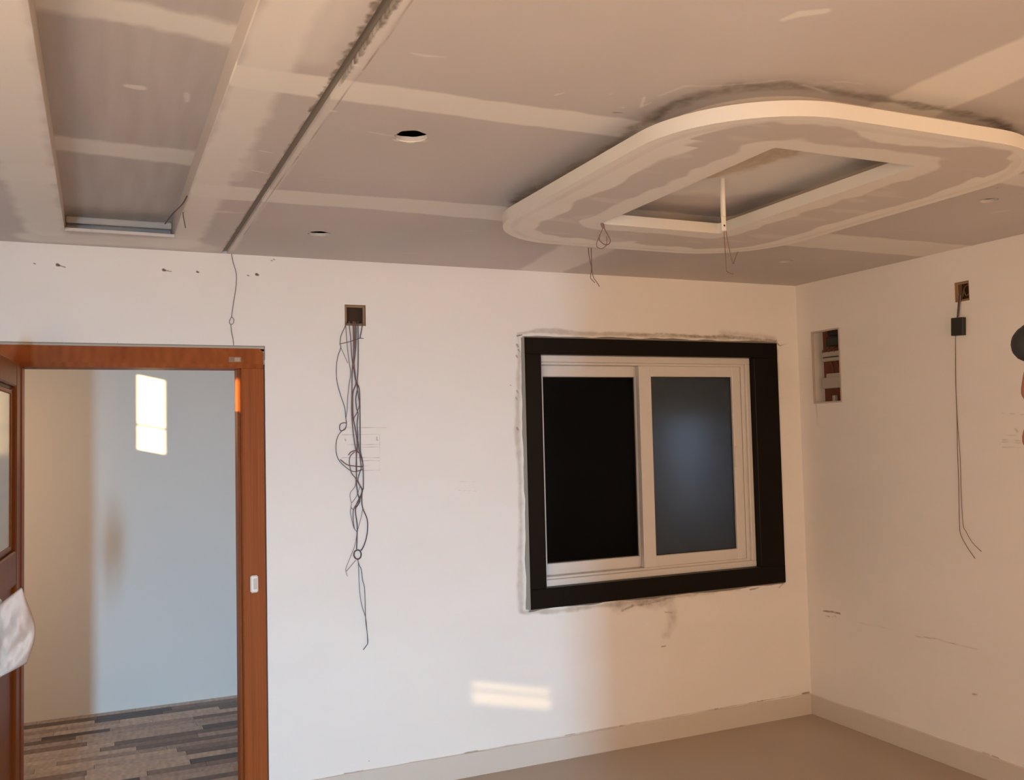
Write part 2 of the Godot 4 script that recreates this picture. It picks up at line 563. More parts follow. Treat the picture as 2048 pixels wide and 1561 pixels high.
	for k in 10:
		var so := MeshInstance3D.new()
		so.mesh = slat_mesh
		so.material_override = mat("shutter", lin(0.5, 0.46, 0.42), 0.6)
		so.name = "slat"
		sh.add_child(so, true)
		so.position = Vector3(0, 1.56 + 0.0985 * k, 0)
	# skirting
	var sk: StandardMaterial3D = mats["skirting"]
	st = mb()
	skirting(st, Vector3(0.70, 0, ZB), Vector3(1, 0, 0), Vector3(0, 0, 1), XR - 0.70 - 0.012, 4)
	structure("baseboard_back", st, sk, "beige tile skirting along the back wall", "skirting")
	st = mb()
	skirting(st, Vector3(XR, 0, ZB), Vector3(0, 0, 1), Vector3(-1, 0, 0), ZREAR - ZB, 8)
	structure("baseboard_right", st, sk, "beige tile skirting along the right wall", "skirting")
	# hallway beyond the door
	var hx0 := XL
	var hx1 := 1.7
	st = mb()
	var hh := 2.9
	slab(st, Vector3(hx0, 0, HALL_Z), Vector3(1, 0, 0), Vector3.UP, Vector3(0, 0, 1), hx1 - hx0, hh, 0.1)
	structure("wall_hallway", st, mat("hall_white", lin(0.82, 0.785, 0.745), 0.8), "off white hallway wall seen through the open doorway", "wall")
	st = mb()
	slab(st, Vector3(hx0, 0, HALL_Z), Vector3(0, 0, 1), Vector3.UP, Vector3(1, 0, 0), ZB - WT - HALL_Z, hh, 0.02, [[-5.8 - HALL_Z, 0.9, -5.2 - HALL_Z, 2.0], [-4.919 - HALL_Z, 2.01, -4.774 - HALL_Z, 2.487]])
	slab(st, Vector3(hx1, 0, HALL_Z), Vector3(0, 0, 1), Vector3.UP, Vector3(-1, 0, 0), ZB - WT - HALL_Z, hh, 0.1)
	box(st, Vector3(hx0, CEIL, ZB - WT), Vector3(hx1, hh, ZB - WT + 0.1), 0.0)
	structure("wall_hallway_ends", st, mats["hall_white"], "plain end walls closing the hallway", "wall")
	st = mb()
	slab(st, Vector3(hx0, hh, HALL_Z), Vector3(1, 0, 0), Vector3(0, 0, 1), Vector3.DOWN, hx1 - hx0, ZB - WT - HALL_Z, 0.1)
	structure("ceiling_hallway", st, mats["hall_white"], "white hallway ceiling behind the door head", "ceiling")
	build_hall_floor(hx0, hx1)

func skirting(st: SurfaceTool, o: Vector3, U: Vector3, N: Vector3, l: float, sd: int) -> void:
	var n := noise(0.9, sd, 2)
	var parts := 90
	var d := 0.011
	for i in parts:
		var a := l * i / parts
		var b := l * (i + 1) / parts
		var ha := 0.113 + 0.0035 * n.get_noise_1d(a * 3.0)
		var hb := 0.113 + 0.0035 * n.get_noise_1d(b * 3.0)
		var p := o + U * a
		var q := o + U * b
		var y := Vector3.UP
		quad(st, p + N * d, q + N * d, q + N * d + y * (hb - 0.003), p + N * d + y * (ha - 0.003), N)
		quad(st, p + N * d + y * (ha - 0.003), q + N * d + y * (hb - 0.003), q + N * (d - 0.003) + y * hb, p + N * (d - 0.003) + y * ha, (N + y).normalized())
		quad(st, p + N * (d - 0.003) + y * ha, q + N * (d - 0.003) + y * hb, q + y * hb, p + y * ha, y)

func build_hall_floor(hx0: float, hx1: float) -> void:
	var st := mb()
	box(st, Vector3(hx0, -0.12, HALL_Z), Vector3(hx1, -0.006, ZB + 0.0), 0.0)
	var fl := structure("floor_hallway", st, mat("grout", lin(0.09, 0.07, 0.06), 0.9), "hallway floor of narrow grey brown wood planks", "floor")
	var tones := [lin(0.46, 0.37, 0.32), lin(0.36, 0.275, 0.235), lin(0.23, 0.165, 0.14), lin(0.54, 0.44, 0.375), lin(0.15, 0.105, 0.088), lin(0.40, 0.315, 0.275), lin(0.075, 0.050, 0.045)]
	var ms := []
	for i in tones.size():
		ms.append(wood_mat("plank_%d" % i, tones[i] * 1.08, tones[i] * 0.80, 0.45, 40 + i, Vector3(0.8, 5.0, 4.0)))
	var rng := RandomNumberGenerator.new()
	rng.seed = 77
	var z := HALL_Z
	var row := 0
	while z < ZB - 0.001:
		var d := minf(0.062 + 0.018 * rng.randf(), ZB - z)
		var x := -1.0 - rng.randf() * 0.4
		while x < 1.1:
			var l := 0.28 + rng.randf() * 0.5
			var k := rng.randi_range(0, 5)
			if row == 0: k = 6 if x < -0.0 and rng.randf() < 0.7 else [0, 2, 3][rng.randi_range(0, 2)]
			elif rng.randf() < 0.06: k = 6
			var s2 := mb()
			box(s2, Vector3(-l * 0.5 + 0.0008, -0.006, -d * 0.5 + 0.0008), Vector3(l * 0.5 - 0.0008, 0.0, d * 0.5 - 0.0008), 0.0006)
			obj("plank", s2, ms[k], fl, Vector3(x + l * 0.5, 0, z + d * 0.5))
			x += l
		z += d
		row += 1

func paint_back_wall(c: Canvas) -> void:
	var grime := lin(0.20, 0.165, 0.125)
	var pale := lin(0.50, 0.44, 0.37)
	var dark := lin(0.07, 0.05, 0.035)
	var pencil := lin(0.30, 0.22, 0.20)
	c.stroke([[1.96, 2.17, 0.004], [2.028, 2.182, 0.01], [2.114, 2.189, 0.014], [2.172, 2.191, 0.016], [2.289, 2.178, 0.012], [2.501, 2.183, 0.01], [2.753, 2.178, 0.008], [3.082, 2.179, 0.008], [3.358, 2.174, 0.006]], pale, 0.8, 0.0066, 0.009, 0.24, 0.6)
	c.stroke([[2.61, 2.177, 0.002], [2.85, 2.191, 0.004], [3.082, 2.179, 0.006], [3.254, 2.186, 0.008], [3.591, 2.162, 0.01], [3.617, 2.168, 0.006]], grime, 0.6, 0.0066, 0.0072, 0.4, 1.2)
	c.stroke([[3.22, 2.208, 0.004], [3.538, 2.187, 0.014], [3.603, 2.179, 0.01]], grime, 0.3, 0.0176, 0.009, 0.32, 0.6)
	c.stroke([[3.61, 2.162, 0.004], [3.646, 2.139, 0.002], [3.691, 2.152, 0.001]], grime, 0.6, 0.0033, 0.0027, 0, 0.6)
	c.stroke([[1.959, 2.16, 0.004], [1.962, 2.037, 0.008], [1.951, 1.832, 0.01], [1.942, 1.689, 0.012], [1.952, 1.451, 0.008], [1.951, 1.198, 0.01], [1.939, 0.9485, 0.012], [1.94, 0.7688, 0.016]], pale, 0.75, 0.011, 0.0108, 0.24, 0.6)
	c.stroke([[1.954, 2.159, 0.002], [1.982, 2.165, 0.002]], dark, 0.7, 0.002, 0.002, 0, 1)
	c.stroke([[1.952, 2.113, 0.004], [1.958, 2.103, 0.003]], grime, 0.7, 0.0033, 0.0027, 0.24, 1.2)
	c.stroke([[1.96, 2.088, 0.004], [1.966, 2.078, 0.003]], grime, 0.7, 0.0033, 0.0027, 0.24, 1.2)
	c.stroke([[1.948, 2.057, 0.004], [1.954, 2.047, 0.003]], grime, 0.7, 0.0033, 0.0027, 0.24, 1.2)
	c.stroke([[1.946, 1.878, 0.004], [1.952, 1.868, 0.003]], grime, 0.7, 0.0033, 0.0027, 0.24, 1.2)
	c.stroke([[1.94, 1.842, 0.004], [1.945, 1.832, 0.003]], grime, 0.7, 0.0033, 0.0027, 0.24, 1.2)
	c.stroke([[1.942, 1.689, 0.004], [1.947, 1.679, 0.003]], grime, 0.7, 0.0033, 0.0027, 0.24, 1.2)
	c.stroke([[1.911, 1.906, 0.002]], dark, 0.7, 0.002, 0.001, 0, 1)
	c.stroke([[1.945, 0.7583, 0.01], [2.102, 0.7478, 0.01], [2.394, 0.7502, 0.012], [2.701, 0.7528, 0.01], [3.025, 0.7554, 0.008], [3.296, 0.7588, 0.005]], pale, 0.8, 0.0088, 0.0108, 0.28, 0.6)
	c.stroke([[2.484, 0.7312, 0.006], [2.638, 0.7428, 0.02], [2.828, 0.7329, 0.024], [2.841, 0.6458, 0.018], [2.806, 0.5691, 0.012]], grime, 0.35, 0.033, 0.0225, 0.48, 0.6)
	c.stroke([[2.529, 0.7112, 0.004], [2.591, 0.7314, 0.004], [2.7, 0.7316, 0.003], [2.829, 0.7517, 0.006]], grime, 0.6, 0.0055, 0.0072, 0.4, 1.2)
	c.stroke([[2.794, 0.6773, 0.003], [2.841, 0.6699, 0.002]], grime, 0.5, 0.0044, 0.0027, 0, 0.6)
	c.stroke([[2.765, 0.4963, 0.002], [2.79, 0.4961, 0.002]], dark, 0.5, 0.002, 0.001, 0, 1)
	c.stroke([[3.366, 0.7471, 0.003], [3.401, 0.7496, 0.004], [3.429, 0.7527, 0.002]], grime, 0.7, 0.0033, 0.0036, 0, 0.6)
	c.stroke([[3.572, 0.7402, 0.003], [3.602, 0.7604, 0.003]], grime, 0.6, 0.0044, 0.0027, 0, 0.6)
	c.stroke([[3.626, 2.115, 0.004], [3.617, 1.532, 0.004], [3.611, 0.9545, 0.006], [3.609, 0.7655, 0.008]], pale, 0.55, 0.0066, 0.0036, 0.24, 0.6)
	c.stroke([[1.053, 1.706, 0.0006], [1.255, 1.702, 0.0006]], pencil, 0.75, 0.0012, 0, 0, 1)
	c.stroke([[1.043, 1.672, 0.0006], [1.221, 1.671, 0.0006]], pencil, 0.75, 0.0012, 0, 0, 1)
	c.stroke([[1.064, 1.627, 0.0006], [1.224, 1.622, 0.0006]], pencil, 0.75, 0.0012, 0, 0, 1)
	c.stroke([[1.116, 1.613, 0.0006], [1.223, 1.61, 0.0006]], pencil, 0.75, 0.0012, 0, 0, 1)
	c.stroke([[1.038, 1.565, 0.0006], [1.219, 1.56, 0.0006]], pencil, 0.75, 0.0012, 0, 0, 1)
	c.stroke([[1.121, 1.549, 0.0006], [1.22, 1.546, 0.0006]], pencil, 0.75, 0.0012, 0, 0, 1)
	c.stroke([[1.082, 1.525, 0.0006], [1.163, 1.522, 0.0006]], pencil, 0.75, 0.0012, 0, 0, 1)
	c.stroke([[1.107, 1.502, 0.0006], [1.22, 1.5, 0.0006]], pencil, 0.75, 0.0012, 0, 0, 1)
	c.stroke([[1.222, 1.667, 0.0005], [1.22, 1.498, 0.0005]], pencil, 0.4, 0.0012, 0, 0, 1)
	c.stroke([[1.055, 1.652, 0.002], [1.058, 1.644, 0.0015]], pencil, 0.8, 0.001, 0, 0, 1)
	c.stroke([[1.208, 1.659, 0.0015], [1.208, 1.643, 0.0015], [1.215, 1.643, 0.0008]], pencil, 0.9, 0.001, 0, 0, 1)
	c.stroke([[1.599, 1.389, 0.0005], [1.718, 1.378, 0.0005]], pencil, 0.3, 0.001, 0, 0, 1)
	c.stroke([[1.621, 1.429, 0.0005], [1.706, 1.426, 0.0005]], pencil, 0.3, 0.001, 0, 0, 1)
	c.stroke([[1.64, 1.34, 0.0008]], pencil, 0.6, 0.001, 0, 0, 1)
	c.stroke([[-0.2446, 2.412, 0.002], [-0.239, 2.41, 0.0014]], dark, 0.85, 0.002, 0.002, 0, 1)
	c.stroke([[-0.1568, 2.411, 0.006], [-0.1512, 2.409, 0.0042]], dark, 0.85, 0.002, 0.002, 0, 1)
	c.stroke([[0.2601, 2.411, 0.005], [0.2663, 2.409, 0.0035]], dark, 0.85, 0.002, 0.002, 0, 1)
	c.stroke([[0.3996, 2.41, 0.003], [0.4059, 2.408, 0.0021]], dark, 0.85, 0.002, 0.002, 0, 1)
	c.stroke([[0.6174, 2.405, 0.002], [0.624, 2.403, 0.0014]], dark, 0.85, 0.002, 0.002, 0, 1)
	c.stroke([[0.6572, 2.411, 0.006], [0.6639, 2.409, 0.0042]], dark, 0.85, 0.002, 0.002, 0, 1)
	c.stroke([[0.7341, 2.485, 0.0015], [0.7408, 2.483, 0.001]], dark, 0.85, 0.002, 0.002, 0, 1)
	c.stroke([[0.7227, 2.479, 0.001], [0.7295, 2.478, 0.0007]], dark, 0.85, 0.002, 0.002, 0, 1)
	c.stroke([[-0.1512, 2.409, 0.002], [-0.1285, 2.402, 0.0015]], dark, 0.7, 0.002, 0.002, 0, 1)
	c.stroke([[0.2663, 2.409, 0.0012], [0.293, 2.406, 0.0012]], dark, 0.7, 0.001, 0.001, 0, 1)
	c.stroke([[-0.1397, 2.08, 0.0006], [-0.1397, 2.103, 0.0005]], pencil, 0.6, 0.001, 0, 0, 1)
	c.stroke([[0.074, 2.08, 0.0006], [0.074, 2.093, 0.0005]], pencil, 0.6, 0.001, 0, 0, 1)
	c.stroke([[1.032, 0.1123, 0.004], [1.114, 0.1125, 0.004]], grime, 0.75, 0.0033, 0.0036, 0.24, 0.6)
	c.stroke([[1.344, 0.1131, 0.003], [1.381, 0.1132, 0.003]], grime, 0.75, 0.0033, 0.0036, 0.24, 0.6)
	c.stroke([[1.623, 0.1139, 0.002], [1.688, 0.1141, 0.002]], grime, 0.75, 0.0033, 0.0036, 0.24, 0.6)
	c.stroke([[2.169, 0.1154, 0.002], [2.227, 0.1155, 0.002]], grime, 0.75, 0.0033, 0.0036, 0.24, 0.6)
	c.stroke([[2.494, 0.1162, 0.003], [2.524, 0.1163, 0.003]], grime, 0.75, 0.0033, 0.0036, 0.24, 0.6)
	c.stroke([[3.099, 0.1179, 0.002], [3.119, 0.1179, 0.002]], grime, 0.75, 0.0033, 0.0036, 0.24, 0.6)
	c.stroke([[3.39, 0.1187, 0.003], [3.425, 0.1188, 0.003]], grime, 0.75, 0.0033, 0.0036, 0.24, 0.6)
	c.stroke([[3.713, 0.1195, 0.005], [3.761, 0.1197, 0.005]], grime, 0.75, 0.0033, 0.0036, 0.24, 0.6)
	c.stroke([[0.9167, 0.1081, 0.001], [1.808, 0.1144, 0.001], [3.732, 0.1196, 0.0015]], grime, 0.55, 0.0022, 0.0018, 0.32, 0.6)
	c.stroke([[1.146, 0.1535, 0.002]], dark, 0.6, 0.002, 0, 0, 1)

func paint_right_wall(c: Canvas) -> void:
	var pencil := lin(0.40, 0.30, 0.24)
	var dark := lin(0.12, 0.08, 0.05)
	var pale := lin(0.62, 0.55, 0.45)
	c.stroke([[-4.158, 0.6068, 0.002], [-4.094, 0.6143, 0.004], [-4.029, 0.6139, 0.002]], dark, 0.7, 0.003, 0.003, 0, 1)
	c.stroke([[-4.139, 0.5816, 0.002], [-4.108, 0.5841, 0.002]], dark, 0.4, 0.003, 0.002, 0, 1)
	c.stroke([[-4.088, 0.5874, 0.0015], [-4.06, 0.5948, 0.0015]], dark, 0.4, 0.003, 0.002, 0, 1)
	c.stroke([[-3.51, 0.5862, 0.0012], [-3.386, 0.597, 0.0015], [-3.241, 0.5911, 0.0012], [-3.144, 0.5915, 0.001]], pencil, 0.6, 0.002, 0.001, 0, 1)
	c.stroke([[-3.918, 0.586, 0.0008], [-3.638, 0.5957, 0.0008]], pencil, 0.25, 0.002, 0.001, 0, 1)
	c.stroke([[-3.18, 0.376, 0.004], [-3.161, 0.3784, 0.003]], pencil, 0.7, 0.003, 0.002, 0, 1)
	c.stroke([[-2.95, 1.7, 0.0008], [-2.845, 1.69, 0.0008]], pencil, 0.45, 0.002, 0.001, 0, 1)
	c.stroke([[-2.955, 1.601, 0.0008], [-2.85, 1.594, 0.0008]], pencil, 0.45, 0.002, 0.001, 0, 1)
	c.stroke([[-2.957, 1.579, 0.0008], [-2.852, 1.571, 0.0008]], pencil, 0.45, 0.002, 0.001, 0, 1)
	c.stroke([[-2.957, 1.569, 0.0008], [-2.852, 1.562, 0.0008]], pencil, 0.45, 0.002, 0.001, 0, 1)
	c.stroke([[-2.958, 1.544, 0.0008], [-2.853, 1.542, 0.0008]], pencil, 0.45, 0.002, 0.001, 0, 1)
	c.stroke([[-2.89, 1.628, 0.003], [-2.879, 1.614, 0.003]], pencil, 0.6, 0.003, 0.002, 0, 1)
	c.stroke([[-4.214, 0.1062, 0.003], [-4.166, 0.1068, 0.0021]], dark, 0.6, 0.003, 0.003, 0.3, 1)
	c.stroke([[-4.057, 0.1034, 0.003], [-4.012, 0.104, 0.0021]], dark, 0.6, 0.003, 0.003, 0.3, 1)
	c.stroke([[-3.908, 0.1089, 0.003], [-3.865, 0.1094, 0.0021]], dark, 0.6, 0.003, 0.003, 0.3, 1)
	c.stroke([[-3.14, 0.1157, 0.003], [-3.108, 0.1161, 0.0021]], dark, 0.6, 0.003, 0.003, 0.3, 1)
	c.stroke([[-3.09, 0.1125, 0.005], [-3.059, 0.1129, 0.0035]], dark, 0.6, 0.003, 0.003, 0.3, 1)
	c.stroke([[-4.152, 1.787, 0.004], [-4.143, 1.671, 0.002]], pencil, 0.4, 0.006, 0.003, 0, 1)

# ---------------------------------------------------------------- ceiling
const TRAY_X0 := -0.122
const TRAY_X1 := 0.285
const TRAY_Z0 := -4.0
const TRAY_Z1 := 0.2

func build_ceiling() -> void:
	var board := lin(0.635, 0.585, 0.56)
	var comp := lin(0.88, 0.845, 0.785)
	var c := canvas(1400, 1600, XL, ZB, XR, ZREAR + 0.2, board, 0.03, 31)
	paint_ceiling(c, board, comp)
	var st := mb()
	var holes := [[0.803, -2.446, 0.046], [0.829, -3.755, 0.046], [3.172, -3.662, 0.036], [3.08, -2.418, 0.034]]
	var rounds := []
	for h in holes: rounds.append([h[0] - XL, h[1] - ZB, h[2]])
	var depth := ZREAR + 0.2 - ZB
	slab(st, Vector3(XL, CEIL, ZB), Vector3(1, 0, 0), Vector3(0, 0, 1), Vector3.DOWN, XR - XL, depth, 0.0125,
		[[TRAY_X0 - XL, TRAY_Z0 - ZB, TRAY_X1 - XL, TRAY_Z1 - ZB], [0.5025 - XL, 0.004, 0.5275 - XL, depth - 0.01]], rounds)
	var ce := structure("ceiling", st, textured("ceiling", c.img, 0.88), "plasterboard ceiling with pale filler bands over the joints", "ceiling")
	# slab above everything, so that no sky gets in
	st = mb()
	box(st, Vector3(XL, CEIL + 0.16, ZB), Vector3(XR, CEIL + 0.26, ZFAR), 0.0)
	# beams that close the space between board and slab
	box(st, Vector3(XL - 0.1, CEIL, ZB - WT), Vector3(XR + 0.1, CEIL + 0.2, ZB), 0.0)
	box(st, Vector3(XR, CEIL, ZB), Vector3(XR + 0.1, CEIL + 0.2, ZFAR), 0.0)
	box(st, Vector3(XL - 0.1, CEIL, ZB), Vector3(XL, CEIL + 0.2, ZFAR), 0.0)
	structure("ceiling_slab", st, mats["outside"], "concrete slab above the plasterboard ceiling", "ceiling")
	st = mb()
	slab(st, Vector3(XL, CEIL, ZREAR + 0.2), Vector3(1, 0, 0), Vector3(0, 0, 1), Vector3.DOWN, XR - XL, ZFAR - ZREAR - 0.2, 0.16)
	structure("ceiling_passage", st, mats["plaster"], "plain ceiling of the passage behind the camera", "ceiling")
	# groove between the two ceiling fields
	st = mb()
	box(st, Vector3(0.495, CEIL + 0.0126, ZB), Vector3(0.535, CEIL + 0.025, ZREAR + 0.2), 0.0)
	var g := obj("groove_back", st, mat("groove", lin(0.33, 0.285, 0.235), 0.95), ce)  # grey brown bottom, darker than the boards
	g.set_meta("label", "grey brown bottom of the ceiling groove")
	# chipped board left at the rim of the nearest hole
	st = mb()
	for k in 10:
		var a0 := 0.2 + k * 0.22
		var a1 := a0 + 0.22
		var w := 0.012 + 0.006 * sin(k * 1.7)
		var p0 := Vector3(cos(a0), 0, -sin(a0)) * 0.046
		var p1 := Vector3(cos(a1), 0, -sin(a1)) * 0.046
		var o0 := Vector3(cos(a0), 0, -sin(a0)) * (0.046 + w)
		var o1 := Vector3(cos(a1), 0, -sin(a1)) * (0.046 + w)
		quad(st, p0 + Vector3.DOWN * 0.003, p1 + Vector3.DOWN * 0.003, o1 + Vector3.DOWN * 0.001, o0 + Vector3.DOWN * 0.001, Vector3.DOWN)
		quad(st, p0 + Vector3.DOWN * 0.003, p1 + Vector3.DOWN * 0.003, p1, p0, Vector3(cos(a0), 0, -sin(a0)) * -1.0)
		quad(st, o0 + Vector3.DOWN * 0.001, o1 + Vector3.DOWN * 0.001, o1, o0, Vector3(cos(a0), 0, -sin(a0)))
	obj("plaster_chip", st, mat("chip", lin(0.80, 0.74, 0.66), 0.9), ce, Vector3(0.803, CEIL, -2.446))
	build_tray(ce, board, comp)

func build_tray(ce: Node, board: Color, comp: Color) -> void:
	var top := CEIL + 0.085
	var zf := TRAY_Z0 - 0.22
	var c := canvas(256, 1024, TRAY_X0, zf, TRAY_X1, TRAY_Z1, board * 0.97, 0.04, 35)
	c.stroke([[-0.2, -2.10, 0.07], [0.08, -2.115, 0.055], [0.3, -2.155, 0.06]], comp, 0.9, 0.02, 0.012)
	c.stroke([[-0.2, -3.12, 0.075], [0.0, -3.135, 0.075], [0.3, -3.15, 0.085]], comp, 0.85, 0.018, 0.012)
	c.stroke([[0.072, -2.56, 0.012], [0.10, -2.56, 0.016]], comp, 0.8, 0.006, 0.004)
	c.stroke([[0.215, -2.56, 0.006], [0.222, -2.62, 0.006]], comp, 0.6, 0.006, 0.003)
	var st := mb()
	slab(st, Vector3(TRAY_X0, top, zf), Vector3(1, 0, 0), Vector3(0, 0, 1), Vector3.DOWN, TRAY_X1 - TRAY_X0, TRAY_Z1 - zf, 0.012)
	var t := obj("tray_top", st, textured("tray", c.img, 0.88), ce)
	t.set_meta("label", "grey board top of the long recess with two filler bands")
	st = mb()
	box(st, Vector3(TRAY_X1, CEIL + 0.0126, zf), Vector3(TRAY_X1 + 0.012, top, TRAY_Z1), 0.0)
	box(st, Vector3(TRAY_X0 - 0.012, CEIL + 0.0126, zf), Vector3(TRAY_X0, top, TRAY_Z1), 0.0)
	box(st, Vector3(TRAY_X0, CEIL + 0.0126, zf - 0.012), Vector3(TRAY_X1, top, zf), 0.0)
	box(st, Vector3(TRAY_X0, CEIL + 0.0126, TRAY_Z1), Vector3(TRAY_X1, top, TRAY_Z1 + 0.012), 0.0)
	obj("tray_side", st, mats["board"], ce)
	boxed("tray_strip", Vector3(TRAY_X0 + 0.002, CEIL + 0.056, zf + 0.10), Vector3(TRAY_X1 - 0.002, CEIL + 0.084, zf + 0.115), mats["board"], ce, 0.004)

func paint_ceiling(c: Canvas, board: Color, comp: Color) -> void:
	var dark_brown := lin(0.135, 0.11, 0.085)  # dark brown for groove edges, spots and arcs along the panel cove
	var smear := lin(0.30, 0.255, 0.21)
	var tan_c := lin(0.60, 0.48, 0.33)
	c.stroke([[0.26, -2.175, 0.066], [1.36, -2.183, 0.07], [1.9, -2.18, 0.07]], comp, 0.92, 0.008, 0.0096, 0, 0.45)
	c.stroke([[2.5, -2.175, 0.055], [3.8, -2.175, 0.06]], comp, 0.85, 0.012, 0.0096, 0, 0.45)
	c.stroke([[0.36, -3.23, 0.085], [0.9, -3.2, 0.09], [1.4, -3.2, 0.105], [2.6, -3.21, 0.13], [3.8, -3.21, 0.14]], comp, 0.86, 0.01, 0.0096, 0, 0.45)
	c.stroke([[-2.3, -3.2, 0.1], [-0.1, -3.2, 0.1]], comp, 0.7, 0.02, 0.0096, 0, 0.45)
	c.stroke([[2.1, -4.3, 0.125], [2.03, -3.6, 0.145], [2.02, -3.1, 0.14]], comp, 0.8, 0.02, 0.012, 0, 0.45)
	c.stroke([[1.975, -1.8, 0.12], [1.955, -1.35, 0.105], [1.95, 0.5, 0.11]], comp, 0.9, 0.012, 0.0096, 0, 0.45)
	c.stroke([[0.335, -4.1, 0.055], [0.335, -3.2, 0.06], [0.345, -2.2, 0.06], [0.35, 0.5, 0.06]], comp, 0.85, 0.018, 0.016, 0, 0.45)
	c.stroke([[0.42, -2, 0.05], [0.41, -1, 0.05]], comp, 0.45, 0.03, 0.016, 0, 0.45)
	c.stroke([[0.4, -2.75, 0.02], [0.41, -2.9, 0.03], [0.4, -3.05, 0.03]], comp, 0.5, 0.02, 0.016, 0, 0.45)
	c.stroke([[0.3, -4.14, 0.12], [0.42, -4.2, 0.07]], comp, 0.5, 0.03, 0.016, 0, 0.45)
	c.stroke([[0.4, -3.5, 0.015], [0.48, -3.5, 0.01]], comp, 0.5, 0.01, 0.008, 0, 0.45)
	c.stroke([[0.43, -2.72, 0.004], [0.475, -2.735, 0.002]], comp, 0.7, 0.004, 0.0024, 0, 0.45)
	c.stroke([[0.44, -2.93, 0.005], [0.49, -2.95, 0.002]], comp, 0.7, 0.004, 0.0024, 0, 0.45)
	c.stroke([[-0.19, -4.05, 0.07], [-0.2, -3, 0.075], [-0.205, 0.5, 0.08]], comp, 0.9, 0.02, 0.016, 0, 0.45)
	c.stroke([[-0.2, -4.16, 0.1], [0.3, -4.13, 0.1]], comp, 0.75, 0.03, 0.016, 0, 0.45)
	c.stroke([[-0.55, -1.9, 0.22], [-0.5, 0.5, 0.25]], comp, 0.45, 0.08, 0.04, 0, 0.45)
	c.stroke([[-0.33, -3.05, 0.012], [-0.34, -2.75, 0.014]], comp, 0.6, 0.012, 0.008, 0, 0.45)
	c.stroke([[0.538, -4.2, 0.01], [0.54, 0.5, 0.014]], comp, 0.45, 0.006, 0.0048, 0, 0.45)
	c.stroke([[0.5572, -1.67, 0.001], [0.5591, -1.85, 0.001], [0.5552, -2.044, 0.001]], smear, 0.9, 0.0017, 0, 0, 0.6)
	c.stroke([[0.5553, -2.053, 0.0008], [0.5495, -2.461, 0.0008], [0.541, -3.021, 0.0008], [0.5449, -3.868, 0.0008]], smear, 0.75, 0.0017, 0, 0, 0.6)
	c.stroke([[0.5, -2.35, 0.003], [0.502, -1.9, 0.007], [0.5, -1.75, 0.01], [0.502, -1.4, 0.012], [0.5, 0.4, 0.008]], dark_brown, 0.75, 0.0044, 0.0126, 0.44, 1.32)
	c.stroke([[0.528, -2.15, 0.002], [0.528, -1.85, 0.004], [0.53, -1.6, 0.006], [0.53, 0.3, 0.004]], dark_brown, 0.7, 0.0033, 0.009, 0.44, 1.32)
	c.stroke([[0.501, -4.2, 0.003], [0.503, -3.2, 0.002], [0.502, -2.4, 0.003]], dark_brown, 0.45, 0.0044, 0.0054, 0.32, 1.2)
	c.stroke([[0.5695, -2.163, 0.008], [0.5817, -2.162, 0.0064]], comp, 0.8, 0.004, 0.0032, 0, 0.45)
	c.stroke([[0.5483, -2.326, 0.004], [0.5611, -2.325, 0.0032]], comp, 0.8, 0.004, 0.0032, 0, 0.45)
	c.stroke([[0.5305, -2.728, 0.005], [0.5453, -2.728, 0.004]], comp, 0.8, 0.004, 0.0032, 0, 0.45)
	c.stroke([[0.5253, -2.018, 0.006], [0.5365, -2.017, 0.0048]], comp, 0.8, 0.004, 0.0032, 0, 0.45)
	c.stroke([[1.296, -1.477, 0.006], [1.311, -1.442, 0.014], [1.35, -1.413, 0.012]], comp, 0.75, 0.004, 0.0024, 0, 0.45)
	c.stroke([[0.6296, -1.908, 0.002], [0.6635, -1.912, 0.006], [0.7068, -1.902, 0.002]], comp, 0.6, 0.004, 0.0024, 0, 0.45)
	c.stroke([[1.044, -2.021, 0.004], [1.057, -2.002, 0.002]], comp, 0.7, 0.004, 0.0024, 0, 0.45)
	c.stroke([[0.6832, -2.452, 0.002], [0.7316, -2.461, 0.004], [0.7602, -2.46, 0.003]], comp, 0.55, 0.004, 0.0024, 0, 0.45)
	c.stroke([[0.8059, -2.398, 0.002], [0.8161, -2.364, 0.001]], comp, 0.3, 0.004, 0.0024, 0, 0.45)
	c.stroke([[1.373, -3.53, 0.004], [1.409, -3.509, 0.004]], comp, 0.4, 0.004, 0.0024, 0, 0.45)
	c.stroke([[0.6538, -2.938, 0.003], [0.7471, -2.918, 0.003]], comp, 0.25, 0.004, 0.0024, 0, 0.45)
	c.stroke([[1.239, -4.04, 0.002], [1.424, -4.018, 0.002]], comp, 0.35, 0.004, 0.0024, 0, 0.45)
	c.stroke([[1.278, -1.99, 0.004], [1.262, -1.958, 0.004], [1.289, -2.013, 0.005]], comp, 0.8, 0.004, 0.0024, 0, 0.45)
	c.stroke([[1.291, -2.023, 0.004], [1.298, -1.986, 0.004]], comp, 0.6, 0.004, 0.0024, 0, 0.45)
	c.stroke([[2.712, -3.989, 0.002], [2.751, -3.933, 0.004]], comp, 0.5, 0.004, 0.0024, 0, 0.45)
	c.stroke([[3.15, -4.042, 0.006]], comp, 0.5, 0.004, 0.0024, 0, 0.45)
	c.stroke([[3.234, -3.521, 0.003], [3.36, -3.536, 0.003]], comp, 0.3, 0.004, 0.0024, 0, 0.45)
	c.stroke([[3.278, -2.549, 0.02], [3.295, -2.517, 0.02]], comp, 0.25, 0.004, 0.0024, 0, 0.45)
	c.stroke([[3.131, -2.947, 0.003], [3.245, -2.889, 0.004]], comp, 0.3, 0.004, 0.0024, 0, 0.45)
	c.stroke([[1.171, -1.967, 0.002]], comp, 0.7, 0.004, 0.0024, 0, 0.45)
	c.stroke([[1.249, -2.039, 0.003]], comp, 0.8, 0.004, 0.0024, 0, 0.45)
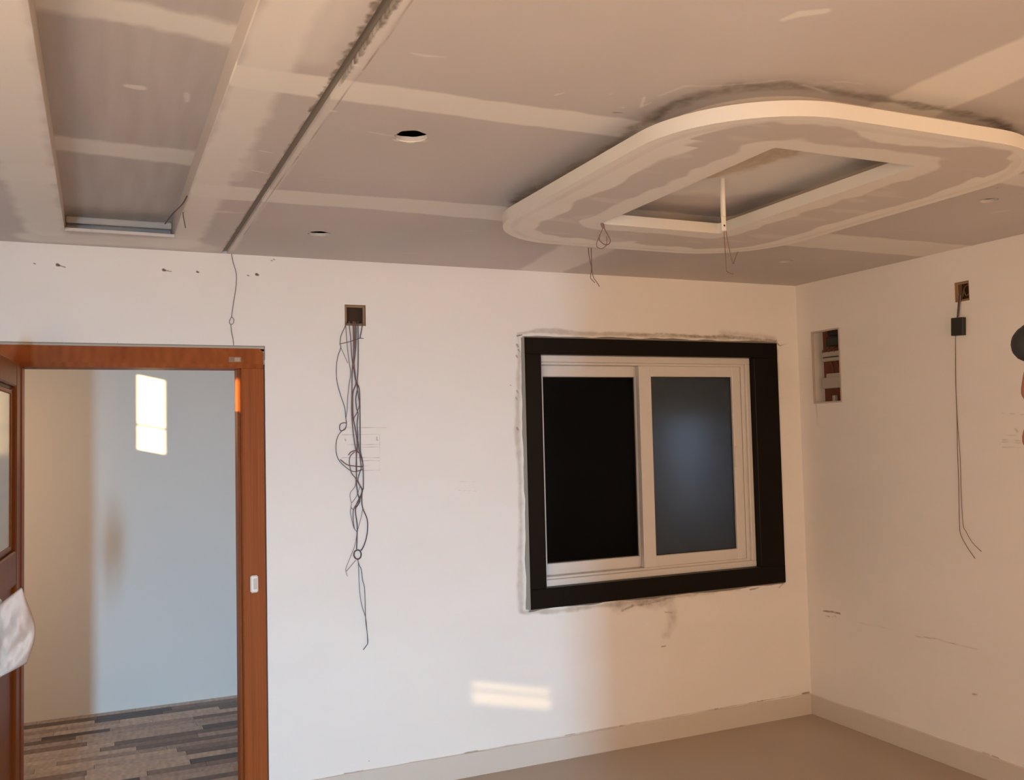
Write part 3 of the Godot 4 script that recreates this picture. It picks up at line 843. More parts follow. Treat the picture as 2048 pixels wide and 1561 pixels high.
	c.stroke([[1.246, -2.08, 0.003], [1.266, -2.076, 0.002]], dark_brown, 0.7, 0.0033, 0.0018, 0, 0.6)
	c.stroke([[2.948, -2.277, 0.003]], dark_brown, 0.8, 0.0022, 0.0018, 0, 0.6)
	c.stroke([[1.382, -2.321, 0.012], [1.378, -2.189, 0.015], [1.353, -2.001, 0.02], [1.391, -1.899, 0.025], [1.444, -1.808, 0.022], [1.538, -1.772, 0.02], [1.653, -1.758, 0.016], [1.765, -1.738, 0.012], [1.859, -1.747, 0.006]], smear, 0.75, 0.022, 0.027, 0.44, 0.72)  # ragged grey brown and dark brown arcs along the cove of the panel
	c.stroke([[1.381, -2.092, 0.006], [1.351, -1.963, 0.008], [1.377, -1.923, 0.004]], dark_brown, 0.5, 0.011, 0.0108, 0.48, 0.9)
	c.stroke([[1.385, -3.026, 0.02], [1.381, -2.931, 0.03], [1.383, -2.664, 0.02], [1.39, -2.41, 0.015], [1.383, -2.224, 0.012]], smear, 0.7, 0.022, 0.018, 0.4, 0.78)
	c.stroke([[1.41, -3.119, 0.006], [1.381, -3.02, 0.012], [1.384, -2.959, 0.01]], dark_brown, 0.55, 0.0132, 0.018, 0.48, 0.96)
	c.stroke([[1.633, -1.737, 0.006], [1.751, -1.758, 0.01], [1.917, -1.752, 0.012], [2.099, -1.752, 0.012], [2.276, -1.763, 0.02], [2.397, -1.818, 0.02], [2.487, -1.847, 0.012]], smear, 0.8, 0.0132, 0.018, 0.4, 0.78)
	c.stroke([[2.276, -1.763, 0.01], [2.369, -1.796, 0.012], [2.436, -1.832, 0.01]], dark_brown, 0.6, 0.0132, 0.018, 0.48, 0.96)
	c.stroke([[1.292, -1.936, 0.003], [1.316, -1.856, 0.006], [1.386, -1.83, 0.004], [1.476, -1.772, 0.004], [1.512, -1.741, 0.004], [1.554, -1.719, 0.002]], comp, 0.6, 0.006, 0.0048, 0.3, 0.45)
	c.stroke([[1.587, -1.747, 0.004], [1.653, -1.758, 0.004], [1.685, -1.767, 0.003]], comp, 0.7, 0.005, 0.0048, 0.2, 0.45)
	c.stroke([[1.644, -1.705, 0.002], [1.673, -1.694, 0.003], [1.726, -1.688, 0.0015]], comp, 0.7, 0.004, 0.0032, 0, 0.45)
	c.stroke([[1.624, -1.726, 0.02], [1.765, -1.738, 0.012]], comp, 0.35, 0.01, 0.016, 0.5, 0.675)
	c.stroke([[2.213, -1.752, 0.006], [2.278, -1.741, 0.006], [2.38, -1.747, 0.02]], comp, 0.35, 0.02, 0.016, 0.4, 0.54)
	c.stroke([[1.62, -2.55, 0.16], [1.9, -2.4, 0.35], [2.15, -2.4, 0.2]], comp, 0.8, 0.05, 0.024, 0, 0.45)
	c.stroke([[1.75, -2.62, 0.035], [1.83, -2.42, 0.09], [1.9, -2.2, 0.07], [1.9, -2.1, 0.02]], tan_c, 0.8, 0.02, 0.03, 0.25, 1)
	c.stroke([[1.7, -2.7, 0.008], [1.76, -2.66, 0.01], [1.8, -2.64, 0.006]], smear, 0.6, 0.0088, 0.0108, 0.4, 0.9)
	c.stroke([[1.98, -2.35, 0.02], [2.1, -2.1, 0.02]], comp, 0.4, 0.03, 0.016, 0, 0.45)

# ---------------------------------------------------------------- dropped panel with cove
func rounded(x0: float, z0: float, x1: float, z1: float, r: float, seg: int) -> PackedVector2Array:
	var out := PackedVector2Array()
	var cs := [[x1 - r, z1 - r, 0.0], [x0 + r, z1 - r, PI * 0.5], [x0 + r, z0 + r, PI], [x1 - r, z0 + r, PI * 1.5]]
	for q in cs:
		for k in seg + 1:
			var a: float = q[2] + PI * 0.5 * k / seg
			# a little squarer than a circle, as in the room
			out.append(Vector2(q[0] + r * cos(a), q[1] + r * sin(a)))
	return out

func sd_rr(p: Vector2, c: Vector2, h: Vector2, r: float) -> float:
	var q := (p - c).abs() - h + Vector2(r, r)
	return minf(maxf(q.x, q.y), 0.0) + Vector2(maxf(q.x, 0.0), maxf(q.y, 0.0)).length() - r

func wall_loop(st: SurfaceTool, loop: PackedVector2Array, y0: float, y1: float, outward: float, col := Vector2.ZERO) -> void:
	var n := loop.size()
	for i in n:
		var a := loop[i]
		var b := loop[(i + 1) % n]
		var pa := loop[(i + n - 1) % n]
		var nb := loop[(i + 2) % n]
		var na := Vector2((b - pa).y, -(b - pa).x).normalized() * outward
		var nn := Vector2((nb - a).y, -(nb - a).x).normalized() * outward
		var v := [[a, y0, na], [b, y0, nn], [b, y1, nn], [a, y1, na]]
		for k in ([0, 1, 2, 0, 2, 3] if outward > 0.0 else [0, 2, 1, 0, 3, 2]):
			st.set_normal(Vector3(v[k][2].x, 0, v[k][2].y)); st.set_uv(Vector2.ZERO); st.add_vertex(Vector3(v[k][0].x, v[k][1], v[k][0].y))

func ring_faces(st: SurfaceTool, outer: PackedVector2Array, inner: PackedVector2Array, y: float, n: Vector3, o: Vector2, s: Vector2) -> void:
	var m := outer.size()
	for i in m:
		var j := (i + 1) % m
		var p := [outer[i], outer[j], inner[j], inner[i]]
		quad(st, Vector3(p[0].x, y, p[0].y), Vector3(p[1].x, y, p[1].y), Vector3(p[2].x, y, p[2].y), Vector3(p[3].x, y, p[3].y), n, (p[0] - o) / s, (p[1] - o) / s, (p[2] - o) / s, (p[3] - o) / s)

func build_dropped_panel() -> void:
	var yb := 2.402
	var yt := 2.441
	var x0 := 1.30
	var x1 := 2.575
	var z0 := -3.235
	var z1 := -1.69
	var root := thing("ceiling_panel", "dropped ceiling panel with rounded corners and open rectangular middle", "ceiling panel", Vector3(0, 0, 0))
	var outer := rounded(x0, z0, x1, z1, 0.36, 14)
	var ix0 := 1.648
	var ix1 := 2.165
	var iz0 := -2.862
	var iz1 := -1.93
	var inner := rounded(ix0, iz0, ix1, iz1, 0.012, 14)
	# underside: board with filler along both edges
	var board := lin(0.62, 0.56, 0.52)
	var comp := lin(0.86, 0.82, 0.755)
	var w := 640
	var h := 768
	var img := Image.create(w, h, false, Image.FORMAT_RGB8)
	var nz := noise(0.012, 51, 2)
	var oc := Vector2(x0 + x1, z0 + z1) * 0.5
	var oh := Vector2(x1 - x0, z1 - z0) * 0.5
	var ic := Vector2(ix0 + ix1, iz0 + iz1) * 0.5
	var ih := Vector2(ix1 - ix0, iz1 - iz0) * 0.5
	for j in h:
		for i in w:
			var p := Vector2(x0 + (x1 - x0) * (i + 0.5) / w, z0 + (z1 - z0) * (j + 0.5) / h)
			var so := -sd_rr(p, oc, oh, 0.36)
			var si := sd_rr(p, ic, ih, 0.02)
			var n := nz.get_noise_2d(i, j * 0.6)
			var wo := 0.105 + 0.03 * n
			if p.x < oc.x and p.y < -2.0: wo += 0.03
			if p.y > -1.95: wo -= 0.035 + 0.03 * sin(p.x * 9.0)
			var wi := 0.085 + 0.028 * nz.get_noise_2d(i * 0.7 + 400.0, j)
			var f := maxf(1.0 - smoothstep(wo - 0.012, wo + 0.006, so), 0.85 * (1.0 - smoothstep(wi - 0.012, wi + 0.006, si)))
			# thin smear of filler left in the middle
			f = maxf(f, 0.28 * smoothstep(0.25, 0.5, nz.get_noise_2d(i * 0.4 + 90.0, j * 1.3)))
			# the bare paper edge bead
			if so > 0.028 and so < 0.052: f *= 0.80 + 0.1 * n
			img.set_pixel(i, j, board.lerp(comp, f * (0.95 + 0.08 * n)))
	var m_under := textured("panel_under", img, 0.88)
	var st := mb()
	ring_faces(st, outer, inner, yb, Vector3.DOWN, Vector2(x0, z0), Vector2(x1 - x0, z1 - z0))
	var under := obj("underside", st, m_under, root)
	under.set_meta("label", "board underside with pale filler along both edges")
	var rim := mat("rim", lin(0.66, 0.63, 0.575), 0.8)
	st = mb()
	wall_loop(st, outer, yb, yt, 1.0)
	obj("outer_rim", st, rim, root)
	st = mb()
	wall_loop(st, inner, yb, yt, -1.0)
	obj("inner_rim", st, rim, root)
	st = mb()
	ring_faces(st, outer, inner, yt, Vector3.UP, Vector2(x0, z0), Vector2(x1 - x0, z1 - z0))
	obj("top_side", st, mats["board"], root)
	# the narrower frame that carries it, set back behind the cove
	var co := rounded(x0 + 0.125, z0 + 0.125, x1 - 0.125, z1 - 0.115, 0.27, 14)
	var ci := rounded(ix0 - 0.10, iz0 - 0.115, ix1 + 0.13, iz1 + 0.05, 0.06, 14)
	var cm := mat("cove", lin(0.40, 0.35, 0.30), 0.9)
	st = mb()
	wall_loop(st, co, yt - 0.001, CEIL, 1.0)
	wall_loop(st, ci, yt - 0.001, CEIL, -1.0)
	var core := obj("cove_frame", st, cm, root)
	core.set_meta("label", "grey set back frame between panel and ceiling")

# ---------------------------------------------------------------- door
func build_door() -> void:
	var d := thing("door_1", "brown wooden door frame round the open doorway", "door frame", Vector3.ZERO, "", "structure")
	var wood: Material = mats["wood"]
	var jz0 := ZB - WT + 0.02
	var jz1 := ZB + 0.012
	boxed("jamb", Vector3(0.585, 0, jz0), Vector3(0.684, 1.982, jz1), wood, d, 0.004)
	boxed("jamb", Vector3(-0.385, 0, jz0), Vector3(-0.286, 1.982, jz1), wood, d, 0.004)
	# rebate stop on the right jamb
	boxed("door_stop", Vector3(0.573, 0, jz0), Vector3(0.586, 1.982, jz1 - 0.05), wood, d, 0.002)
	# head with a rounded end
	var st := mb()
	var prof := PackedVector2Array([Vector2(-0.385, 1.98), Vector2(0.682, 1.98), Vector2(0.682, 2.040)])
	for k in 7:
		var a := PI * 0.5 * k / 6.0
		prof.append(Vector2(0.656 + 0.026 * cos(a), 2.044 + 0.026 * sin(a)))
	prof.append(Vector2(-0.385, 2.070))
	extrude(st, prof, jz0, jz1)
	obj("head", st, mats["wood_head"], d)
	# mortar left open round the frame
	st = mb()
	box(st, Vector3(-0.385, 2.060, ZB - 0.05), Vector3(0.69, 2.082, ZB - 0.004), 0.0)
	box(st, Vector3(0.66, 2.0, ZB - 0.05), Vector3(0.69, 2.070, ZB - 0.004), 0.0)
	var mo := obj("mortar_gap", st, mat("mortar_pale", lin(0.52, 0.47, 0.40), 0.95), d)
	mo.set_meta("label", "pale mortar showing above the door head")
	st = mb()
	box(st, Vector3(-0.385, 2.0805, ZB - 0.03), Vector3(0.691, 2.084, ZB + 0.0015), 0.0)
	box(st, Vector3(0.688, 2.02, ZB - 0.03), Vector3(0.6915, 2.084, ZB + 0.0015), 0.0)
	obj("plaster_edge", st, mats["mortar"], d)
	# sill strip at the foot of the doorway
	boxed("threshold", Vector3(-0.286, -0.004, jz0), Vector3(0.585, 0.004, jz1 - 0.03), mat("threshold", lin(0.26, 0.21, 0.18), 0.5), d, 0.002)
	# little price sticker on the head
	boxed("sticker", Vector3(0.531, 2.008, jz1), Vector3(0.585, 2.031, jz1 + 0.0008), mat("sticker", lin(0.26, 0.135, 0.075), 0.5), d, 0.0)
	boxed("sticker", Vector3(0.556, 2.011, jz1 + 0.0008), Vector3(0.580, 2.028, jz1 + 0.0014), mat("sticker_pale", lin(0.42, 0.30, 0.20), 0.5), d, 0.0)
	# magnetic catch
	var ct := thing("door_catch", "small white plastic catch screwed to the door jamb", "catch", Vector3(0.631, 1.017, jz1))
	boxed("body", Vector3(-0.017, -0.038, 0), Vector3(0.017, 0.038, 0.016), mat("catch", lin(0.85, 0.82, 0.76), 0.35), ct, 0.006)
	boxed("magnet", Vector3(-0.004, -0.022, 0.0158), Vector3(0.010, 0.026, 0.020), mat("catch_mid", lin(0.62, 0.52, 0.44), 0.4), ct, 0.002)
	# door leaf, standing open into the room
	var lf := thing("wooden_door", "wooden door leaf standing open with pale glass panel", "door", Vector3(-0.291, 0.006, ZB + 0.012))
	lf.rotation.y = atan2(-0.0585, 0.9983) # local z runs from the hinge towards the room
	var lm: Material = mats["wood_leaf"]
	var t0 := -0.038
	boxed("stile", Vector3(t0, 0, 0), Vector3(0, 1.985, 0.105), lm, lf, 0.006)
	boxed("stile", Vector3(t0, 0, 0.745), Vector3(0, 1.985, 0.85), lm, lf, 0.006)
	boxed("rail", Vector3(t0, 1.885, 0.1045), Vector3(-0.001, 1.984, 0.7455), lm, lf, 0.006)
	boxed("rail", Vector3(t0, 1.10, 0.1045), Vector3(-0.001, 1.235, 0.7455), lm, lf, 0.006)
	boxed("rail", Vector3(t0, 0.0, 0.1045), Vector3(-0.001, 0.2, 0.7455), lm, lf, 0.006)
	boxed("panel", Vector3(t0 + 0.012, 0.195, 0.1), Vector3(-0.016, 1.105, 0.75), mats["wood_leaf"], lf, 0.004)
	boxed("panel", Vector3(t0 + 0.012, 1.23, 0.1), Vector3(-0.018, 1.89, 0.75), mat("panel_dark", lin(0.11, 0.04, 0.016), 0.5), lf, 0.004)
	var gl := boxed("glass_panel", Vector3(-0.0178, 1.262, 0.19), Vector3(-0.013, 1.852, 0.68), mat("glass_pale", lin(0.50, 0.44, 0.33), 0.15), lf, 0.001)
	gl.set_meta("label", "pale cream glass panel")
	for s in [0, 1]:
		boxed("bead", Vector3(-0.018, 1.24, [0.172, 0.68][s]), Vector3(-0.009, 1.874, [0.19, 0.698][s]), lm, lf, 0.003)
	for s in [0, 1]:
		boxed("bead", Vector3(-0.018, [1.244, 1.852][s], 0.172), Vector3(-0.009, [1.262, 1.87][s], 0.698), lm, lf, 0.003)
	# lever handle near the free edge
	boxed("handle_plate", Vector3(0.0, 0.98, 0.775), Vector3(0.006, 1.20, 0.812), mat("chrome", lin(0.5, 0.47, 0.42), 0.3, 1.0), lf, 0.002)
	var hs := mb()
	tube(hs, smooth([Vector3(0.004, 1.13, 0.793), Vector3(0.022, 1.13, 0.793), Vector3(0.026, 1.13, 0.78), Vector3(0.026, 1.128, 0.70)]), 0.009, 8)
	obj("lever", hs, mats["chrome"], lf)
	build_cloth()

func extrude(st: SurfaceTool, prof: PackedVector2Array, z0: float, z1: float) -> void:
	var idx := Geometry2D.triangulate_polygon(prof)
	for k in range(0, idx.size(), 3):
		for z in [z0, z1]:
			tri(st, Vector3(prof[idx[k]].x, prof[idx[k]].y, z), Vector3(prof[idx[k + 1]].x, prof[idx[k + 1]].y, z), Vector3(prof[idx[k + 2]].x, prof[idx[k + 2]].y, z), Vector3(0, 0, 1 if z == z1 else -1))
	var n := prof.size()
	for i in n:
		var a := prof[i]
		var b := prof[(i + 1) % n]
		quad(st, Vector3(a.x, a.y, z0), Vector3(b.x, b.y, z0), Vector3(b.x, b.y, z1), Vector3(a.x, a.y, z1), Vector3((b - a).y, -(b - a).x, 0).normalized())

# a pale cloth slung over the lever of the door
func build_cloth() -> void:
	var st := mb()
	var nu := 28
	var nv := 34
	var n := noise(0.9, 63, 3)
	for side in [1.0, -1.0]:
		var grid := []
		for j in nv + 1:
			var row := []
			var v := float(j) / nv
			for i in nu + 1:
				var u := float(i) / nu
				var a := Vector2(-0.300, 1.136).lerp(Vector2(-0.300, 0.896), v)
				var b := Vector2(-0.232, 1.188).lerp(Vector2(-0.222, 0.935), v)
				b.x += 0.042 * pow(sin(PI * clampf(v * 0.95, 0.0, 1.0)), 1.3) * (0.55 + 0.45 * v)
				var q := a.lerp(b, u)
				var full := sqrt(maxf(0.0, 4.0 * u * (1.0 - u))) * sqrt(maxf(0.0, 4.0 * v * (1.0 - v)))
				var fold := 0.016 * sin((v * 1.3 + u * 0.45) * 9.0 + 0.6) + 0.012 * n.get_noise_2d(u * 3.0 + side * 7.0, v * 4.0)
				row.append(Vector3(q.x, q.y, -3.49 + side * full * (0.042 + fold)))
			grid.append(row)
		for j in nv:
			for i in nu:
				var order := [[i, j], [i + 1, j], [i + 1, j + 1], [i, j], [i + 1, j + 1], [i, j + 1]]
				if side < 0.0: order.reverse()
				for q in order:
					st.set_smooth_group(0)
					st.set_uv(Vector2(q[0], q[1]))
					st.add_vertex(grid[q[1]][q[0]])
	st.generate_normals()
	var m := mat("cloth", lin(0.64, 0.54, 0.48), 0.95)
	var o := obj("cloth", st, m)
	tag(o, "crumpled pale cloth hanging at the open wooden door", "cloth")

# ---------------------------------------------------------------- window
func build_window() -> void:
	var w := thing("window_1", "white sliding window with dark panes in a black stone surround", "window", Vector3.ZERO, "", "structure")
	var g: Material = mats["granite"]
	var x0 := 1.982
	var x1 := 3.600
	var y0 := 0.772
	var y1 := 2.150
	var ix0 := 2.074
	var ix1 := 3.430
	var iy0 := 0.872
	var iy1 := 2.064
	var zf := ZB + 0.03
	var zb := ZB - 0.06
	boxed("surround", Vector3(x0, iy1, zb), Vector3(x1, y1, zf), g, w, 0.003)
	boxed("surround", Vector3(x0, y0, zb), Vector3(x1, iy0, zf), g, w, 0.003)
	boxed("surround", Vector3(x0, iy0 - 0.0005, zb), Vector3(ix0, iy1 + 0.0005, zf - 0.0005), g, w, 0.003)
	boxed("surround", Vector3(ix1, iy0 - 0.0005, zb), Vector3(x1, iy1 + 0.0005, zf - 0.0005), g, w, 0.003)
	# ragged mortar round the stone
	var st := mb()
	var n := noise(1.3, 70, 3)
	var pts := [Vector2(x0, y0), Vector2(x1, y0), Vector2(x1, y1), Vector2(x0, y1)]
	for e in 4:
		var a: Vector2 = pts[e]
		var b: Vector2 = pts[(e + 1) % 4]
		var dv := (b - a).normalized()
		var ov := Vector2(dv.y, -dv.x)
		var m := 60
		for i in m:
			var p := a.lerp(b, float(i) / m)
			var q := a.lerp(b, float(i + 1) / m)
			var wp := 0.011 + 0.010 * n.get_noise_2d(p.x * 3.0, p.y * 3.0)
			var wq := 0.011 + 0.010 * n.get_noise_2d(q.x * 3.0, q.y * 3.0)
			var zi := zf - 0.004
			var zo := ZB + 0.0008
			var po := p + ov * wp
			var qo := q + ov * wq
			quad(st, Vector3(p.x, p.y, zi), Vector3(q.x, q.y, zi), Vector3(qo.x, qo.y, zo), Vector3(po.x, po.y, zo), Vector3(ov.x, ov.y, 0.6).normalized())
	var mo := obj("mortar", st, mats["mortar"], w)
	mo.set_meta("label", "ragged grey mortar round the black stone")
	# white outer frame
	var wm: Material = mats["white_frame"]
	var fz := ZB - 0.012
	var bz := ZB - 0.12
	boxed("frame_bar", Vector3(ix0, iy1 - 0.036, bz), Vector3(ix1, iy1, fz), wm, w, 0.003)
	boxed("frame_bar", Vector3(ix0, iy0, bz), Vector3(ix1, iy0 + 0.034, fz), wm, w, 0.003)
	boxed("frame_bar", Vector3(ix0, iy0 + 0.0335, bz), Vector3(ix0 + 0.022, iy1 - 0.0355, fz - 0.0005), wm, w, 0.003)
	boxed("frame_bar", Vector3(ix1 - 0.030, iy0 + 0.0335, bz), Vector3(ix1, iy1 - 0.0355, fz - 0.0005), wm, w, 0.003)
	# stepped tracks
	boxed("track", Vector3(ix0 + 0.02, iy1 - 0.048, bz), Vector3(ix1 - 0.02, iy1 - 0.0358, fz - 0.018), wm, w, 0.002)
	boxed("track", Vector3(ix0 + 0.02, iy0 + 0.0338, bz), Vector3(ix1 - 0.02, iy0 + 0.046, fz - 0.018), wm, w, 0.002)
	boxed("track", Vector3(ix1 - 0.052, iy0 + 0.045, bz), Vector3(ix1 - 0.0295, iy1 - 0.047, fz - 0.018), wm, w, 0.002)
	# sashes: the left one runs on the outer track
	sash(w, 2.098, 2.772, iy0 + 0.046, iy1 - 0.048, ZB - 0.108, ZB - 0.074, 0.034, 0.06, "glass_dark")
	sash(w, 2.694, 3.375, iy0 + 0.046, iy1 - 0.048, ZB - 0.066, ZB - 0.030, 0.06, 0.06, "glass_frost")
	# finger pull on the right sash
	boxed("latch", Vector3(3.318, 1.44, ZB - 0.030), Vector3(3.334, 1.56, ZB - 0.024), wm, w, 0.002)
	# light shaft outside
	var sx0 := 1.85
	var sx1 := 4.6
	var sz := -6.2
	st = mb()
	slab(st, Vector3(sx0, -0.5, sz), Vector3(1, 0, 0), Vector3.UP, Vector3(0, 0, 1), sx1 - sx0, 4.0, 0.1, [[4.15 - sx0, 1.05 + 0.5, 4.48 - sx0, 1.78 + 0.5]])
	slab(st, Vector3(sx0, -0.5, sz), Vector3(0, 0, 1), Vector3.UP, Vector3(1, 0, 0), ZB - WT - sz, 4.0, 0.1)
	slab(st, Vector3(sx1, -0.5, sz), Vector3(0, 0, 1), Vector3.UP, Vector3(-1, 0, 0), ZB - WT - sz, 4.0, 0.1)
	slab(st, Vector3(sx0, 3.5, sz), Vector3(1, 0, 0), Vector3(0, 0, 1), Vector3.DOWN, sx1 - sx0, ZB - WT - sz, 0.1)
	slab(st, Vector3(sx0, -0.5, sz), Vector3(1, 0, 0), Vector3(0, 0, 1), Vector3.UP, sx1 - sx0, ZB - WT - sz, 0.1)
	box(st, Vector3(XR, -0.5, ZB - WT), Vector3(sx1, 3.5, ZB - WT + 0.05), 0.0)
	box(st, Vector3(sx0, CEIL, ZB - WT), Vector3(XR, 3.5, ZB - WT + 0.05), 0.0)
	structure("wall_shaft", st, mats["outside"], "dark shaft outside the window with one small opening", "wall")

func sash(w: Node, x0: float, x1: float, y0: float, y1: float, z0: float, z1: float, side: float, rail: float, glass: String) -> void:
	var s := Node3D.new()
	s.name = "sash"
	w.add_child(s, true)
	var wm: Material = mats["white_frame"]
	var mid := 0.078
	var left := side if glass == "glass_dark" else mid
	var right := mid if glass == "glass_dark" else side
	boxed("stile", Vector3(x0, y0, z0), Vector3(x0 + left, y1, z1), wm, s, 0.004)
	boxed("stile", Vector3(x1 - right, y0, z0), Vector3(x1, y1, z1), wm, s, 0.004)
	boxed("rail", Vector3(x0 + left - 0.001, y0, z0), Vector3(x1 - right + 0.001, y0 + rail, z1 - 0.0008), wm, s, 0.004)
	boxed("rail", Vector3(x0 + left - 0.001, y1 - rail, z0), Vector3(x1 - right + 0.001, y1, z1 - 0.0008), wm, s, 0.004)
	var gm: StandardMaterial3D
	if glass == "glass_dark":
		gm = mat("glass_dark", Color(0.012, 0.010, 0.009, 0.6), 0.05)
		gm.metallic_specular = 0.15
		gm.transparency = BaseMaterial3D.TRANSPARENCY_ALPHA
	else:
		gm = mat("glass_frost", Color(0.62, 0.74, 0.86, 0.02), 0.29)
		gm.metallic_specular = 0.2
		gm.refraction_enabled = true
		gm.refraction_scale = 0.05
	var zg := (z0 + z1) * 0.5 - 0.004
	if glass == "glass_dark":
		boxed("pane", Vector3(x0 + left - 0.004, y0 + rail - 0.004, zg - 0.002), Vector3(x1 - right + 0.004, y1 - rail + 0.004, zg + 0.002), gm, s, 0.0)
	else:
		boxed("pane", Vector3(x0 + left - 0.004, y0 + rail - 0.004, zg - 0.003), Vector3(x1 - right + 0.004, y1 - rail + 0.004, zg + 0.003), gm, s, 0.0)
	# gasket round the pane
	var gk := mat("gasket", lin(0.03, 0.028, 0.026), 0.7)
	for q in [[x0 + left, y0 + rail, x0 + left + 0.004, y1 - rail], [x1 - right - 0.004, y0 + rail, x1 - right, y1 - rail], [x0 + left, y0 + rail, x1 - right, y0 + rail + 0.004], [x0 + left, y1 - rail - 0.004, x1 - right, y1 - rail]]:
		boxed("gasket", Vector3(q[0], q[1], zg + 0.0025), Vector3(q[2], q[3], zg + 0.006), gk, s, 0.0)

# ---------------------------------------------------------------- sunk boxes
func frame_box(root: Node3D, U: Vector3, N: Vector3, w: float, h: float, depth: float, m: Material, inside: Material, lip: float) -> void:
	# open box let into a wall; root sits at the middle of its opening
	var st := mb()
	var Y := Vector3.UP
	var hu := w * 0.5
	var hv := h * 0.5
	quad(st, -U * hu - Y * hv, -U * hu + Y * hv, -U * hu + Y * hv - N * depth, -U * hu - Y * hv - N * depth, U)
	quad(st, U * hu - Y * hv, U * hu + Y * hv, U * hu + Y * hv - N * depth, U * hu - Y * hv - N * depth, -U)
	quad(st, -U * hu - Y * hv, U * hu - Y * hv, U * hu - Y * hv - N * depth, -U * hu - Y * hv - N * depth, Y)
	quad(st, -U * hu + Y * hv, U * hu + Y * hv, U * hu + Y * hv - N * depth, -U * hu + Y * hv - N * depth, -Y)
	obj("box_side", st, m, root)
	st = mb()
	quad(st, -U * hu - Y * hv - N * depth, U * hu - Y * hv - N * depth, U * hu + Y * hv - N * depth, -U * hu + Y * hv - N * depth, N)
	obj("box_back", st, inside, root)
	if lip > 0.0:
		st = mb()
		var t := 0.003
		for q in [[-hu, -hv, -hu + lip, hv], [hu - lip, -hv, hu, hv], [-hu + lip, -hv, hu - lip, -hv + lip], [-hu + lip, hv - lip, hu - lip, hv]]:
			var a: Vector3 = U * q[0] + Y * q[1] - N * 0.012
			var b: Vector3 = U * q[2] + Y * q[3] - N * (0.012 - t)
			box(st, a.min(b), a.max(b), 0.0008)
		obj("box_lip", st, m, root)

